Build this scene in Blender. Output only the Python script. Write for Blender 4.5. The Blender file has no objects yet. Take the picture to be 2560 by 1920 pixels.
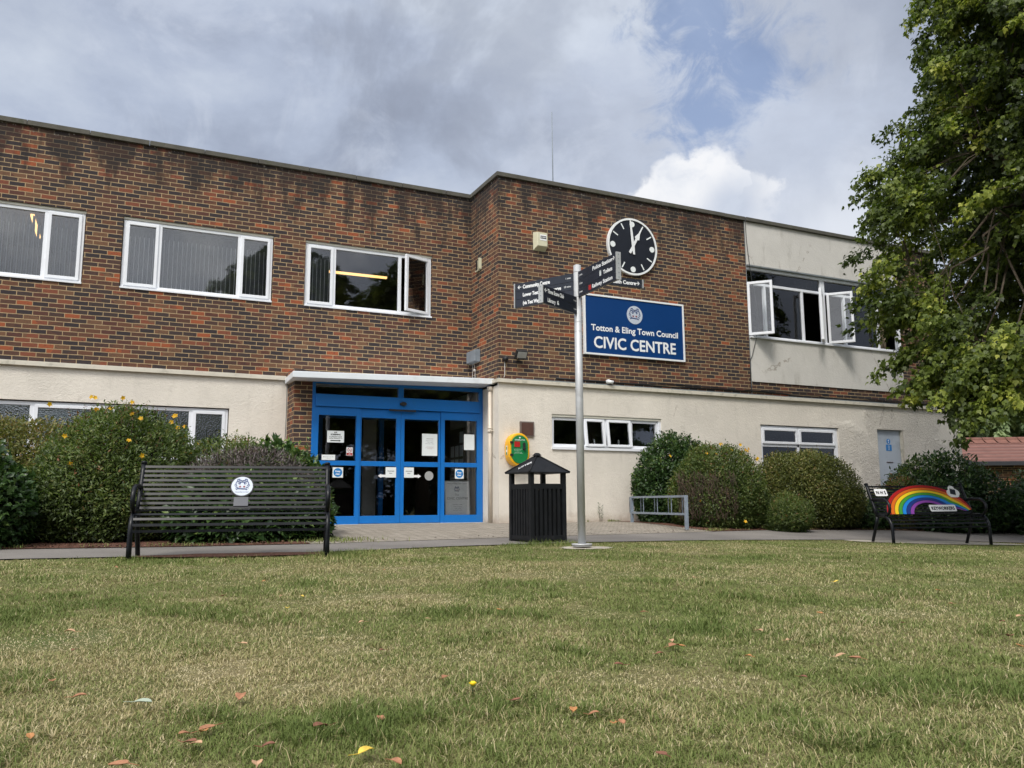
import bpy, bmesh, math, random
import numpy as np
from mathutils import Vector, Matrix
R = math.radians
random.seed(7); rng = np.random.default_rng(7)
scene = bpy.context.scene
COL = scene.collection

# ------------------------------------------------------------------ camera
cam_d = bpy.data.cameras.new("camera"); cam = bpy.data.objects.new("camera", cam_d); COL.objects.link(cam)
cam_d.sensor_width = 36.0; cam_d.lens = 2050/2560*36.0
cam_d.clip_start = 0.05; cam_d.clip_end = 3000
PITCH, ROLL, YAW = R(8.244), R(-0.296), R(25.535)
F = Vector((math.sin(YAW)*math.cos(PITCH), math.cos(YAW)*math.cos(PITCH), math.sin(PITCH)))
R0 = Vector((math.cos(YAW), -math.sin(YAW), 0)); U0 = R0.cross(F)
RR = R0*math.cos(ROLL) + U0*math.sin(ROLL); UU = -R0*math.sin(ROLL) + U0*math.cos(ROLL)
CAM = Vector((-2.199, -14.871, 0.378))
cam.matrix_world = Matrix(((RR.x, UU.x, -F.x, CAM.x), (RR.y, UU.y, -F.y, CAM.y), (RR.z, UU.z, -F.z, CAM.z), (0, 0, 0, 1)))
scene.camera = cam

# ------------------------------------------------------------------ light and sky
SUN_EL, SUN_AZ = R(52), R(222)          # azimuth clockwise from +y: behind the camera, to its left
SD = Vector((math.sin(SUN_AZ)*math.cos(SUN_EL), math.cos(SUN_AZ)*math.cos(SUN_EL), math.sin(SUN_EL)))
sun_d = bpy.data.lights.new("sun", 'SUN'); sun = bpy.data.objects.new("sun", sun_d); COL.objects.link(sun)
sun_d.energy = 1.5; sun_d.angle = R(16); sun_d.color = (1.0, 0.95, 0.87)
sun.rotation_euler = (-SD).to_track_quat('-Z', 'Y').to_euler()
scene.view_settings.view_transform = 'Standard'; scene.view_settings.look = 'None'
scene.view_settings.gamma = 1; scene.view_settings.exposure = 0.74
scene.view_settings.use_curve_mapping = False

class NT:
    """tiny node-tree helper"""
    def __init__(s, tree): s.t = tree; s.t.nodes.clear()
    def n(s, typ, ins=None, **kw):
        nd = s.t.nodes.new(typ)
        for k, v in kw.items(): setattr(nd, k, v)
        if ins:
            for k, v in ins.items():
                sock = nd.inputs[k]
                if isinstance(v, bpy.types.NodeSocket): s.t.links.new(v, sock)
                else:
                    try: sock.default_value = v
                    except Exception: sock.default_value = (*v, 1) if len(v) == 3 else v
        return nd
    def m(s, op, a, b=0.0, c=None, clamp=False):
        ins = {0: a, 1: b}
        if c is not None: ins[2] = c
        return s.n('ShaderNodeMath', ins, operation=op, use_clamp=clamp).outputs[0]
    def mix(s, f, a, b, blend='MIX'):
        nd = s.t.nodes.new('ShaderNodeMix'); nd.data_type = 'RGBA'; nd.blend_type = blend
        for idx, v in ((0, f), (6, a), (7, b)):
            if isinstance(v, bpy.types.NodeSocket): s.t.links.new(v, nd.inputs[idx])
            else: nd.inputs[idx].default_value = v if idx == 0 else (*v, 1)
        return nd.outputs[2]
    def noise(s, vec, scale, detail=4, rough=0.55, dist=0.0):
        ins = {'Scale': scale, 'Detail': detail, 'Roughness': rough, 'Distortion': dist}
        if vec is not None: ins['Vector'] = vec
        return s.n('ShaderNodeTexNoise', ins).outputs[0]
    def ramp(s, f, stops, interp='LINEAR'):
        nd = s.n('ShaderNodeValToRGB', {0: f}); cr = nd.color_ramp; cr.interpolation = interp
        while len(cr.elements) < len(stops): cr.elements.new(0.5)
        for e, (p, c) in zip(cr.elements, stops):
            e.position = p; e.color = (*c, 1) if not isinstance(c, float) else (c, c, c, 1)
        return nd.outputs[0]
    def smooth(s, v, a, b):
        nd = s.n('ShaderNodeMapRange', {0: v, 1: a, 2: b}, interpolation_type='SMOOTHSTEP'); return nd.outputs[0]

world = bpy.data.worlds.new("World"); scene.world = world; world.use_nodes = True
w = NT(world.node_tree)
def build_world():
    d = w.n('ShaderNodeTexCoord').outputs['Generated']
    sep = w.n('ShaderNodeSeparateXYZ', {0: d})
    sky = w.n('ShaderNodeTexSky', sky_type='NISHITA')
    sky.sun_disc = False; sky.sun_elevation = SUN_EL; sky.sun_rotation = SUN_AZ
    # cloud layer seen on a flat ceiling: direction / height
    hz = w.m('ADD', w.m('MAXIMUM', sep.outputs[2], 0.0), 0.16)
    cx = w.m('DIVIDE', sep.outputs[0], hz); cy = w.m('DIVIDE', sep.outputs[1], hz)
    P = w.n('ShaderNodeCombineXYZ', {0: cx, 1: cy, 2: 0.3}).outputs[0]
    n1 = w.m('ADD', w.m('MULTIPLY', w.noise(P, 0.95, 9, 0.55, 0.2), 0.45), w.m('MULTIPLY', w.noise(w.n('ShaderNodeVectorMath', {0: d, 1: (1, 1, 1.7)}, operation='MULTIPLY').outputs[0], 3.6, 10, 0.58, 0.15), 0.55))
    n2 = w.noise(w.n('ShaderNodeVectorMath', {0: P, 1: (5.3, 1.7, 0)}, operation='ADD').outputs[0], 0.5, 6, 0.5, 0.6)
    n3 = w.noise(d, 5.0, 9, 0.62, 0.6)
    def blob(v, r0, r1, nn=None, amp=0.0, zs=1.0):
        sub = w.n('ShaderNodeVectorMath', {0: d, 1: tuple(v)}, operation='SUBTRACT').outputs[0]
        if zs != 1.0: sub = w.n('ShaderNodeVectorMath', {0: sub, 1: (1, 1, zs)}, operation='MULTIPLY').outputs[0]
        L = w.n('ShaderNodeVectorMath', {0: sub}, operation='LENGTH').outputs[1]
        if nn is not None: L = w.m('ADD', L, w.m('MULTIPLY', w.m('SUBTRACT', nn, 0.5), amp))
        return w.smooth(L, r1, r0)
    def direction(px, py):
        v = F*2050 + RR*(px-1280) + UU*(960-py); v.normalize(); return v
    # grey-lilac stratus with lighter and darker sheets
    grey = w.ramp(n1, [(0.38, (2.0, 2.28, 2.95)), (0.46, (2.55, 2.92, 3.75)), (0.53, (3.25, 3.7, 4.65)), (0.64, (4.5, 4.95, 5.7))])
    grey = w.mix(w.m('MULTIPLY', w.smooth(n2, 0.48, 0.66), 0.30), grey, (1.85, 2.1, 2.7))
    n5 = w.noise(d, 7.5, 9, 0.62, 0.5); n6 = w.noise(d, 3.2, 6, 0.6, 0.4)
    grey = w.mix(w.m('MULTIPLY', w.smooth(n5, 0.50, 0.66), 0.45), grey, (4.5, 4.9, 5.7))
    grey = w.mix(w.m('MULTIPLY', w.smooth(n6, 0.50, 0.38), 0.50), grey, (2.0, 2.25, 2.85))
    # thin, paler clouds low down on the right
    low = blob(direction(1850, 560), 0.05, 0.42, n3, 0.25)
    grey = w.mix(w.m('MULTIPLY', low, 0.55), grey, (4.7, 5.1, 5.9))
    # blue gaps
    nq = w.m('ADD', w.m('MULTIPLY', n3, 0.55), w.m('MULTIPLY', w.noise(d, 16.0, 8, 0.65, 0.8), 0.45))
    blue = w.mix(0.45, sky.outputs[0], (0.85, 1.75, 4.1))
    gap = w.m('MAXIMUM', blob(direction(1760, 110), 0.0, 0.075, nq, 0.60), blob(direction(1765, 315), 0.0, 0.070, nq, 0.45))
    gap = w.m('MULTIPLY', w.m('MAXIMUM', gap, blob(direction(1900, 160), 0.0, 0.085, nq, 0.50)), 0.62)
    col = w.mix(gap, grey, blue)
    col = w.mix(w.m('MULTIPLY', blob(direction(2120, 620), 0.02, 0.13, n3, 0.10), 0.7), col, (6.0, 6.25, 6.7))
    # sunlit cumulus heads
    cum = None
    n4 = w.noise(d, 22.0, 8, 0.6, 0.3)
    nn = w.m('ADD', w.m('MULTIPLY', n3, 0.6), w.m('MULTIPLY', n4, 0.4))
    for (px, py, r, so) in ((1640, 512, 0.036, 0), (1700, 472, 0.040, 0), (1765, 447, 0.036, 0), (1760, 512, 0.050, 0), (1825, 462, 0.024, 0), (1590, 542, 0.028, 0), (1895, 477, 0.016, 1), (1870, 502, 0.020, 1), (1850, 552, 0.026, 1), (1930, 462, 0.010, 1)):
        b = blob(direction(px, py), r*0.80, r*(1.15 if not so else 1.9), nn, 0.125)
        if so: b = w.m('MULTIPLY', b, 0.7)
        cum = b if cum is None else w.m('MAXIMUM', cum, b)
    shade = w.m('MAXIMUM', blob(direction(1830, 520), 0.01, 0.055, nn, 0.05), w.m('MULTIPLY', w.smooth(nn, 0.52, 0.42), 0.5))
    cumc = w.mix(shade, (6.75, 6.8, 6.95), (4.3, 4.7, 5.5))
    cumc = w.mix(w.m('MULTIPLY', w.smooth(n4, 0.55, 0.38), 0.22), cumc, (5.0, 5.4, 6.1))
    col = w.mix(w.m('MULTIPLY', cum, 0.93), col, cumc)
    # the cloud sheet is thinner and brighter towards the hidden sun
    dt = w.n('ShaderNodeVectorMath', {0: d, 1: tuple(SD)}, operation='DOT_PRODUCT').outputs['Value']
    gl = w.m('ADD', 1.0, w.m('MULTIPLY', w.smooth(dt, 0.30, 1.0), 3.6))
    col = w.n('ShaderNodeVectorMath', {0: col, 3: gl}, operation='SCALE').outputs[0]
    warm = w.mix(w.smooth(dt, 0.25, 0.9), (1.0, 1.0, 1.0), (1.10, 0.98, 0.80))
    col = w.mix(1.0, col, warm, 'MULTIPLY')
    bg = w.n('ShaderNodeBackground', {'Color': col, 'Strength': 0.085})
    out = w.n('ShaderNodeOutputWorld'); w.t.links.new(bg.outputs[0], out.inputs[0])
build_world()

# ------------------------------------------------------------------ object helpers
def tag(o, label=None, cat=None, group=None, kind=None):
    if label: o['label'] = label
    if cat: o['category'] = cat
    if group: o['group'] = group
    if kind: o['kind'] = kind
    return o
def empty(name, loc, rz=0.0):
    o = bpy.data.objects.new(name, None); COL.objects.link(o); o.location = loc; o.rotation_euler = (0, 0, rz)
    o.empty_display_size = 0.1
    return o
def link(name, me, parent=None):
    o = bpy.data.objects.new(name, me); COL.objects.link(o)
    if parent is not None: o.parent = parent
    return o
def copy_tree(o, parent=None):
    c = o.copy(); COL.objects.link(c)
    if parent is not None: c.parent = parent
    for ch in [x for x in bpy.data.objects if x.parent == o]: copy_tree(ch, c)
    return c

class MB:
    """collects shapes and links them as ONE mesh"""
    def __init__(s): s.v = []; s.f = []; s.mi = []; s.sm = []
    def add(s, vs, fs, mi=0, smooth=False):
        b = len(s.v); s.v += [tuple(p) for p in vs]
        for f in fs: s.f.append([i+b for i in f]); s.mi.append(mi); s.sm.append(smooth)
    def box(s, x0, x1, y0, y1, z0, z1, mi=0):
        if x0 > x1: x0, x1 = x1, x0
        if y0 > y1: y0, y1 = y1, y0
        if z0 > z1: z0, z1 = z1, z0
        v = [(x0,y0,z0),(x1,y0,z0),(x1,y1,z0),(x0,y1,z0),(x0,y0,z1),(x1,y0,z1),(x1,y1,z1),(x0,y1,z1)]
        s.add(v, [(0,3,2,1),(4,5,6,7),(0,1,5,4),(1,2,6,5),(2,3,7,6),(3,0,4,7)], mi)
    def mbox(s, M, x0, x1, y0, y1, z0, z1, mi=0):
        v = [(x0,y0,z0),(x1,y0,z0),(x1,y1,z0),(x0,y1,z0),(x0,y0,z1),(x1,y0,z1),(x1,y1,z1),(x0,y1,z1)]
        s.add([M @ Vector(p) for p in v], [(0,3,2,1),(4,5,6,7),(0,1,5,4),(1,2,6,5),(2,3,7,6),(3,0,4,7)], mi)
    def tube(s, pts, r, seg=8, mi=0, caps=True, smooth=True):
        pts = [Vector(p) for p in pts]; n = len(pts)
        rs = r if isinstance(r, (list, tuple)) else [r]*n
        prev = None; rings = []; vs = []
        for i, p in enumerate(pts):
            t = (pts[min(i+1, n-1)] - pts[max(i-1, 0)]).normalized()
            if prev is None:
                a = Vector((0, 0, 1)) if abs(t.z) < 0.9 else Vector((1, 0, 0))
                u = t.cross(a).normalized()
            else:
                u = (prev - t*prev.dot(t)).normalized()
            prev = u; w_ = t.cross(u)
            rings.append(len(vs))
            for k in range(seg):
                an = 2*math.pi*k/seg
                vs.append(p + (u*math.cos(an) + w_*math.sin(an))*rs[i])
        fs = []
        for i in range(n-1):
            for k in range(seg):
                a, b = i*seg+k, i*seg+(k+1) % seg
                fs.append((a, b, b+seg, a+seg))
        s.add(vs, fs, mi, smooth)
        if caps:
            s.add([vs[k] for k in range(seg)], [tuple(range(seg))[::-1]], mi)
            s.add([vs[(n-1)*seg+k] for k in range(seg)], [tuple(range(seg))], mi)
    def prism(s, M, poly, d0, d1, mi=0, smooth=False):
        """2-D polygon in M's local xy, extruded from z=d0 to z=d1"""
        n = len(poly)
        vs = [M @ Vector((p[0], p[1], d0)) for p in poly] + [M @ Vector((p[0], p[1], d1)) for p in poly]
        s.add(vs, [tuple(range(n))[::-1], tuple(range(n, 2*n))], mi)
        s.add(vs, [(i, (i+1) % n, (i+1) % n+n, i+n) for i in range(n)], mi, smooth)
    def build(s, name, mats, parent=None, bevel=0.0):
        me = bpy.data.meshes.new(name); me.from_pydata(s.v, [], s.f)
        if not isinstance(mats, (list, tuple)): mats = [mats]
        for m in mats: me.materials.append(m)
        me.polygons.foreach_set('material_index', s.mi); me.polygons.foreach_set('use_smooth', s.sm)
        bm = bmesh.new(); bm.from_mesh(me)
        bmesh.ops.remove_doubles(bm, verts=bm.verts, dist=1e-6)
        bmesh.ops.recalc_face_normals(bm, faces=bm.faces)
        bm.to_mesh(me); bm.free(); me.update()
        o = link(name, me, parent)
        if bevel > 0:
            b = o.modifiers.new('bevel', 'BEVEL'); b.width = bevel; b.segments = 2; b.limit_method = 'ANGLE'; b.angle_limit = R(40)
        return o
def circle(cx, cy, rx, ry=None, n=40):
    ry = rx if ry is None else ry
    return [(cx+rx*math.cos(2*math.pi*i/n), cy+ry*math.sin(2*math.pi*i/n)) for i in range(n)]
# local frame lying on a surface that faces -y: local x = world x, local y = world z, local z = out (-y)
def wallM(x, y, z): return Matrix(((1,0,0,x),(0,0,-1,y),(0,1,0,z),(0,0,0,1)))
def frameM(o, ex, ey):
    ex = Vector(ex).normalized(); ey = Vector(ey); ey = (ey-ex*ey.dot(ex)).normalized(); ez = ex.cross(ey)
    return Matrix(((ex.x,ey.x,ez.x,o[0]),(ex.y,ey.y,ez.y,o[1]),(ex.z,ey.z,ez.z,o[2]),(0,0,0,1)))

def text_geo(s, M, x0, x1, yb, h, bold=0.0, align='FIT', depth=0.0008, space=1.0):
    """verts/faces of lettering on frame M; fitted between x0 and x1 (or just started at x0), cap height h"""
    cu = bpy.data.curves.new('t', 'FONT'); cu.body = s; cu.size = 1.0; cu.offset = 0.0; cu.space_character = space
    cu.resolution_u = 3; cu.extrude = 0
    ob = bpy.data.objects.new('t', cu); COL.objects.link(ob)
    dg = bpy.context.evaluated_depsgraph_get(); dg.update()
    me = bpy.data.meshes.new_from_object(ob.evaluated_get(dg))
    vs = [v.co.copy() for v in me.vertices]; fs = [tuple(p.vertices) for p in me.polygons]
    bpy.data.objects.remove(ob); bpy.data.curves.remove(cu); bpy.data.meshes.remove(me)
    if not vs: return [], []
    mnx = min(v.x for v in vs); mxx = max(v.x for v in vs)
    sy = h/0.73
    if align == 'FIT': sx = (x1-x0)/(mxx-mnx); ox = x0
    else:
        sx = sy; W = (mxx-mnx)*sx
        ox = x0 if align == 'L' else (x1-W if align == 'R' else (x0+x1)/2-W/2)
    V_, F_ = [], []
    offs = [(0, 0)] if bold <= 0 else [(a*bold*sy*2.1, c*bold*sy*2.1) for a, c in ((0, 0), (1, 0.3), (-1, -0.3), (0.3, -1), (-0.3, 1), (0.75, 0.75), (-0.75, -0.75))]
    for k, (a, c) in enumerate(offs):
        b_ = len(V_); V_ += [M @ Vector((ox+(v.x-mnx)*sx+a, yb+v.y*sy+c, depth+0.00006*k)) for v in vs]; F_ += [tuple(i+b_ for i in f) for f in fs]
    return V_, F_
def lettering(name, items, mats, parent):
    """items: (text, M, x0, x1, yb, h, bold, align, material index)"""
    mb = MB()
    for it in items:
        vs, fs = text_geo(*it[:8]); mb.add(vs, fs, it[8] if len(it) > 8 else 0)
    me = bpy.data.meshes.new(name); me.from_pydata(mb.v, [], mb.f)
    for m in (mats if isinstance(mats, list) else [mats]): me.materials.append(m)
    me.polygons.foreach_set('material_index', mb.mi)
    return link(name, me, parent)

# ------------------------------------------------------------------ materials
def mat(name): 
    m = bpy.data.materials.new(name); m.use_nodes = True; return m, NT(m.node_tree)
def finish(t, sh):
    out = t.n('ShaderNodeOutputMaterial'); t.t.links.new(sh, out.inputs[0])
def plain(name, col, rough=0.6, metal=0.0, var=0.08, scale=6.0, bump=0.0, bscale=60.0, spec=0.5, coat=0.0, dirt=None, dirt_amt=0.0, dirt_scale=3.0):
    m, t = mat(name); P = t.n('ShaderNodeNewGeometry').outputs['Position']
    nz = t.noise(P, scale, 5, 0.6)
    c0 = tuple(c*(1-var) for c in col); c1 = tuple(min(1, c*(1+var)) for c in col)
    c = t.ramp(nz, [(0.3, c0), (0.7, c1)])
    if dirt:
        dn = t.noise(P, dirt_scale, 7, 0.68, 0.4)
        c = t.mix(t.m('MULTIPLY', t.smooth(dn, 0.50, 0.72), dirt_amt), c, dirt)
    ins = {'Base Color': c, 'Roughness': rough, 'Metallic': metal, 'Specular IOR Level': spec, 'Coat Weight': coat}
    b = t.n('ShaderNodeBsdfPrincipled', ins)
    if bump > 0:
        bn = t.n('ShaderNodeBump', {'Strength': bump, 'Distance': 0.01, 'Height': t.noise(P, bscale, 4, 0.6)})
        t.t.links.new(bn.outputs[0], b.inputs['Normal'])
    finish(t, b.outputs[0]); return m

def brick_material():
    m, t = mat('brick'); g = t.n('ShaderNodeNewGeometry')
    P = g.outputs['Position']; sp = t.n('ShaderNodeSeparateXYZ', {0: P}); sn = t.n('ShaderNodeSeparateXYZ', {0: g.outputs['True Normal']})
    side = t.m('GREATER_THAN', t.m('ABSOLUTE', sn.outputs[0]), 0.5)
    u = t.m('ADD', t.m('MULTIPLY', sp.outputs[0], t.m('SUBTRACT', 1.0, side)), t.m('MULTIPLY', t.m('ADD', sp.outputs[1], 0.09), side))
    # slightly uneven courses
    wob = t.m('MULTIPLY', t.m('SUBTRACT', t.noise(P, 2.2, 3), 0.5), 0.016)
    wob2 = t.m('MULTIPLY', t.m('SUBTRACT', t.noise(P, 14.0, 2), 0.5), 0.007)
    u = t.m('ADD', u, wob2)
    z = t.m('ADD', t.m('ADD', sp.outputs[2], 0.06), t.m('ADD', wob, wob2))
    row = t.m('FLOOR', t.m('DIVIDE', z, 0.075)); fz = t.m('FRACT', t.m('DIVIDE', z, 0.075))
    par = t.m('MULTIPLY', t.m('MODULO', t.m('ABSOLUTE', row), 2.0), 0.5)
    jit = t.m('MULTIPLY', t.m('SUBTRACT', t.n('ShaderNodeTexWhiteNoise', {'W': row}, noise_dimensions='1D').outputs[0], 0.5), 0.12)
    ub = t.m('ADD', t.m('ADD', t.m('DIVIDE', u, 0.225), par), jit)
    cell = t.m('FLOOR', ub); fu = t.m('FRACT', ub)
    idv = t.n('ShaderNodeCombineXYZ', {0: cell, 1: row, 2: side}).outputs[0]
    wn = t.n('ShaderNodeTexWhiteNoise', {'Vector': idv}, noise_dimensions='3D')
    h1 = wn.outputs[0]; wc = t.n('ShaderNodeSeparateColor', {0: wn.outputs[1]})
    # patches of the wall lean to redder or darker loads of brick
    patch = t.m('MULTIPLY', t.m('SUBTRACT', t.noise(P, 0.9, 3), 0.5), 0.5)
    sel = t.m('ADD', h1, patch, clamp=True)
    base = t.ramp(sel, [(0.0, (0.038, 0.031, 0.033)), (0.18, (0.054, 0.039, 0.036)), (0.36, (0.072, 0.042, 0.035)), (0.48, (0.092, 0.048, 0.034)),
                        (0.58, (0.122, 0.057, 0.036)), (0.67, (0.094, 0.042, 0.032)), (0.78, (0.150, 0.080, 0.047)), (0.88, (0.195, 0.066, 0.038)), (0.962, (0.29, 0.082, 0.036))], 'CONSTANT')
    # burnt blotches, drag marks and kiln stripes inside each brick
    st = t.n('ShaderNodeCombineXYZ', {0: t.m('MULTIPLY', u, 24), 1: t.m('MULTIPLY', wc.outputs[0], 40), 2: t.m('MULTIPLY', z, 60)}).outputs[0]
    bl = t.noise(st, 1.0, 5, 0.7)
    base = t.mix(t.m('MULTIPLY', t.smooth(bl, 0.50, 0.68), t.m('MULTIPLY', wc.outputs[1], 0.9)), base, (0.036, 0.031, 0.034))
    base = t.mix(t.m('MULTIPLY', t.smooth(bl, 0.46, 0.28), 0.28), base, (0.18, 0.098, 0.06))
    fine = t.noise(P, 120.0, 4, 0.7)
    base = t.mix(0.40, base, t.ramp(fine, [(0.3, (0.30, 0.30, 0.30)), (0.7, (0.80, 0.80, 0.80))]), 'OVERLAY')
    # mortar
    rag = t.m('MULTIPLY', t.m('SUBTRACT', t.noise(P, 70.0, 3), 0.5), 0.05)
    mz = t.m('MAXIMUM', t.m('GREATER_THAN', t.m('ADD', rag, 0.075), fz), t.m('GREATER_THAN', fz, t.m('SUBTRACT', 0.925, rag)))
    mu = t.m('MAXIMUM', t.m('GREATER_THAN', t.m('ADD', 0.024, t.m('MULTIPLY', rag, 0.4)), fu), t.m('GREATER_THAN', fu, t.m('SUBTRACT', 0.976, t.m('MULTIPLY', rag, 0.4))))
    mort = t.m('MAXIMUM', mz, mu)
    mc = t.ramp(t.noise(P, 9.0, 5), [(0.3, (0.31, 0.225, 0.125)), (0.7, (0.47, 0.345, 0.20))])
    # soot washed down from the coping, with its own ragged outline, and pointing lost to it
    dz = t.m('SUBTRACT', 6.54, sp.outputs[2])
    sv = t.n('ShaderNodeCombineXYZ', {0: t.m('MULTIPLY', u, 1.6), 1: 0.0, 2: t.m('MULTIPLY', sp.outputs[2], 0.55)}).outputs[0]
    streak = t.noise(sv, 1.8, 7, 0.62)
    soot = t.m('MULTIPLY', t.smooth(t.m('SUBTRACT', t.m('MULTIPLY', streak, 2.4), t.m('MULTIPLY', dz, 0.62)), 0.72, 1.12), 0.94)
    gr = t.m('MULTIPLY', t.smooth(t.noise(P, 0.7, 6, 0.65), 0.55, 0.75), 0.35)
    soot = t.m('MAXIMUM', soot, gr)
    mc = t.mix(t.m('MULTIPLY', soot, 0.88), mc, (0.055, 0.045, 0.037))
    c = t.mix(t.m('MULTIPLY', soot, 0.78), base, (0.022, 0.019, 0.018))
    c = t.mix(mort, c, mc)
    # pale lime run-out just under the coping
    lime = t.m('MULTIPLY', t.smooth(t.noise(P, 16.0, 6, 0.7), 0.58, 0.66), t.smooth(dz, 0.16, 0.02))
    c = t.mix(t.m('MULTIPLY', lime, 0.7), c, (0.42, 0.40, 0.36))
    b = t.n('ShaderNodeBsdfPrincipled', {'Base Color': c, 'Roughness': 0.88, 'Specular IOR Level': 0.25})
    hgt = t.m('ADD', t.m('MULTIPLY', t.m('SUBTRACT', 1.0, mort), 1.0), t.m('MULTIPLY', fine, 0.5))
    bp = t.n('ShaderNodeBump', {'Strength': 0.55, 'Distance': 0.008, 'Height': hgt}); t.t.links.new(bp.outputs[0], b.inputs['Normal'])
    finish(t, b.outputs[0]); return m

def render_material(name, col, bscale, bstr, stain=0.5, patchy=False):
    """painted pebbly render"""
    m, t = mat(name); P = t.n('ShaderNodeNewGeometry').outputs['Position']; sp = t.n('ShaderNodeSeparateXYZ', {0: P})
    c = t.ramp(t.noise(P, 1.3, 6, 0.6), [(0.3, tuple(x*0.90 for x in col)), (0.7, tuple(min(1, x*1.06) for x in col))])
    sv = t.n('ShaderNodeCombineXYZ', {0: t.m('MULTIPLY', sp.outputs[0], 2.4), 1: sp.outputs[1], 2: t.m('MULTIPLY', sp.outputs[2], 0.7)}).outputs[0]
    s1 = t.smooth(t.noise(sv, 1.5, 8, 0.68, 0.3), 0.52, 0.76)
    c = t.mix(t.m('MULTIPLY', s1, stain), c, (0.23, 0.21, 0.17))
    s2 = t.m('MULTIPLY', t.smooth(t.noise(P, 9.0, 7, 0.75), 0.60, 0.74), stain*0.55)
    c = t.mix(s2, c, (0.12, 0.12, 0.085))
    # splash dirt at the foot
    foot = t.m('MULTIPLY', t.smooth(t.m('ADD', sp.outputs[2], t.m('MULTIPLY', t.noise(P, 7.0, 5), 0.35)), 0.42, 0.12), 0.55)
    c = t.mix(foot, c, (0.30, 0.20, 0.13))
    # hairline cracks
    vor = t.n('ShaderNodeTexVoronoi', {'Vector': t.n('ShaderNodeVectorMath', {0: P, 1: (1, 1, 0.6)}, operation='MULTIPLY').outputs[0], 'Scale': 0.8}, feature='DISTANCE_TO_EDGE').outputs[0]
    vn = t.m('ADD', vor, t.m('MULTIPLY', t.m('SUBTRACT', t.noise(P, 6.0, 5), 0.5), 0.10))
    crack = t.m('MULTIPLY', t.m('LESS_THAN', t.m('ABSOLUTE', vn), 0.004), t.smooth(t.noise(P, 0.6, 2), 0.5, 0.62))
    c = t.mix(t.m('MULTIPLY', crack, 0.5), c, (0.2, 0.15, 0.1))
    b = t.n('ShaderNodeBsdfPrincipled', {'Base Color': c, 'Roughness': 0.8, 'Specular IOR Level': 0.3})
    h = t.m('ADD', t.noise(P, bscale, 3, 0.6), t.m('MULTIPLY', t.noise(P, bscale*0.35, 3), 0.8))
    if patchy:
        rough_zone = t.smooth(t.m('ADD', sp.outputs[0], t.m('MULTIPLY', t.noise(P, 1.1, 4), 2.2)), 13.2, 14.0)
        smoothp = t.smooth(t.noise(P, 0.55, 2), 0.42, 0.47)
        h = t.m('MULTIPLY', h, t.m('ADD', 0.8, t.m('MULTIPLY', rough_zone, t.m('MULTIPLY', smoothp, 2.2))))
    bp = t.n('ShaderNodeBump', {'Strength': bstr, 'Distance': 0.012, 'Height': h}); t.t.links.new(bp.outputs[0], b.inputs['Normal'])
    finish(t, b.outputs[0]); return m

def glass_material(name, tint=(0.965, 0.975, 0.975), wavy=0.02, base=0.015, wscale=2.5):
    m, t = mat(name); P = t.n('ShaderNodeNewGeometry').outputs['Position']
    bp = t.n('ShaderNodeBump', {'Strength': wavy, 'Distance': 0.02, 'Height': t.noise(P, wscale, 2, 0.4)})
    tr = t.n('ShaderNodeBsdfTransparent', {'Color': (*tint, 1)})
    gl = t.n('ShaderNodeBsdfGlossy', {'Color': (1, 1, 1, 1), 'Roughness': 0.015}); t.t.links.new(bp.outputs[0], gl.inputs['Normal'])
    fr = t.n('ShaderNodeFresnel', {'IOR': 1.5}); 
    f = t.m('ADD', t.m('MULTIPLY', fr.outputs[0], 1.25), base, clamp=True)
    mx = t.n('ShaderNodeMixShader', {0: f, 1: tr.outputs[0], 2: gl.outputs[0]}); finish(t, mx.outputs[0]); return m

def leaf_material(name, stops, trans=0.3, rough=0.45, spec=0.4):
    m, t = mat(name)
    a = t.n('ShaderNodeAttribute', attribute_name='tint').outputs['Fac']
    c = t.ramp(a, stops)
    b = t.n('ShaderNodeBsdfPrincipled', {'Base Color': c, 'Roughness': rough, 'Specular IOR Level': spec})
    tc = t.mix(0.6, c, (0.42, 0.62, 0.06), 'MULTIPLY'); tc = t.n('ShaderNodeVectorMath', {0: tc, 3: 2.2}, operation='SCALE').outputs[0]
    tr = t.n('ShaderNodeBsdfTranslucent', {'Color': tc})
    mx = t.n('ShaderNodeMixShader', {0: trans, 1: b.outputs[0], 2: tr.outputs[0]}); finish(t, mx.outputs[0]); return m

M = {}
M['brick'] = brick_material()
M['render_low'] = render_material('cream_render', (0.73, 0.68, 0.60), 60.0, 0.85, 0.22, True)
M['render_panel'] = render_material('grey_cream_render', (0.63, 0.61, 0.57), 45.0, 0.40, 0.50)
M['ledge'] = plain('ledge_paint', (0.60, 0.56, 0.47), 0.6, var=0.08, dirt=(0.16, 0.15, 0.10), dirt_amt=0.5, dirt_scale=5)
M['coping'] = plain('coping_stone', (0.088, 0.083, 0.068), 0.85, var=0.25, scale=4, bump=0.3, dirt=(0.055, 0.06, 0.035), dirt_amt=0.8, dirt_scale=4)
M['lead'] = plain('lead_flashing', (0.20, 0.22, 0.23), 0.55, var=0.2, scale=5, dirt=(0.10, 0.14, 0.11), dirt_amt=0.6)
M['upvc'] = plain('white_plastic', (0.78, 0.80, 0.84), 0.35, var=0.03, scale=3, dirt=(0.45, 0.45, 0.42), dirt_amt=0.15)
M['upvc_cream'] = plain('stone_sill_paint', (0.62, 0.60, 0.52), 0.6, var=0.06)
M['white'] = plain('white_board', (0.80, 0.82, 0.83), 0.45, var=0.03)
M['canopy'] = plain('canopy_paint', (0.74, 0.78, 0.82), 0.4, var=0.04, scale=2, dirt=(0.45, 0.46, 0.44), dirt_amt=0.25)
M['blue'] = plain('blue_paint', (0.004, 0.150, 0.50), 0.38, var=0.08, scale=1.6, dirt=(0.02, 0.15, 0.36), dirt_amt=0.3)
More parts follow.
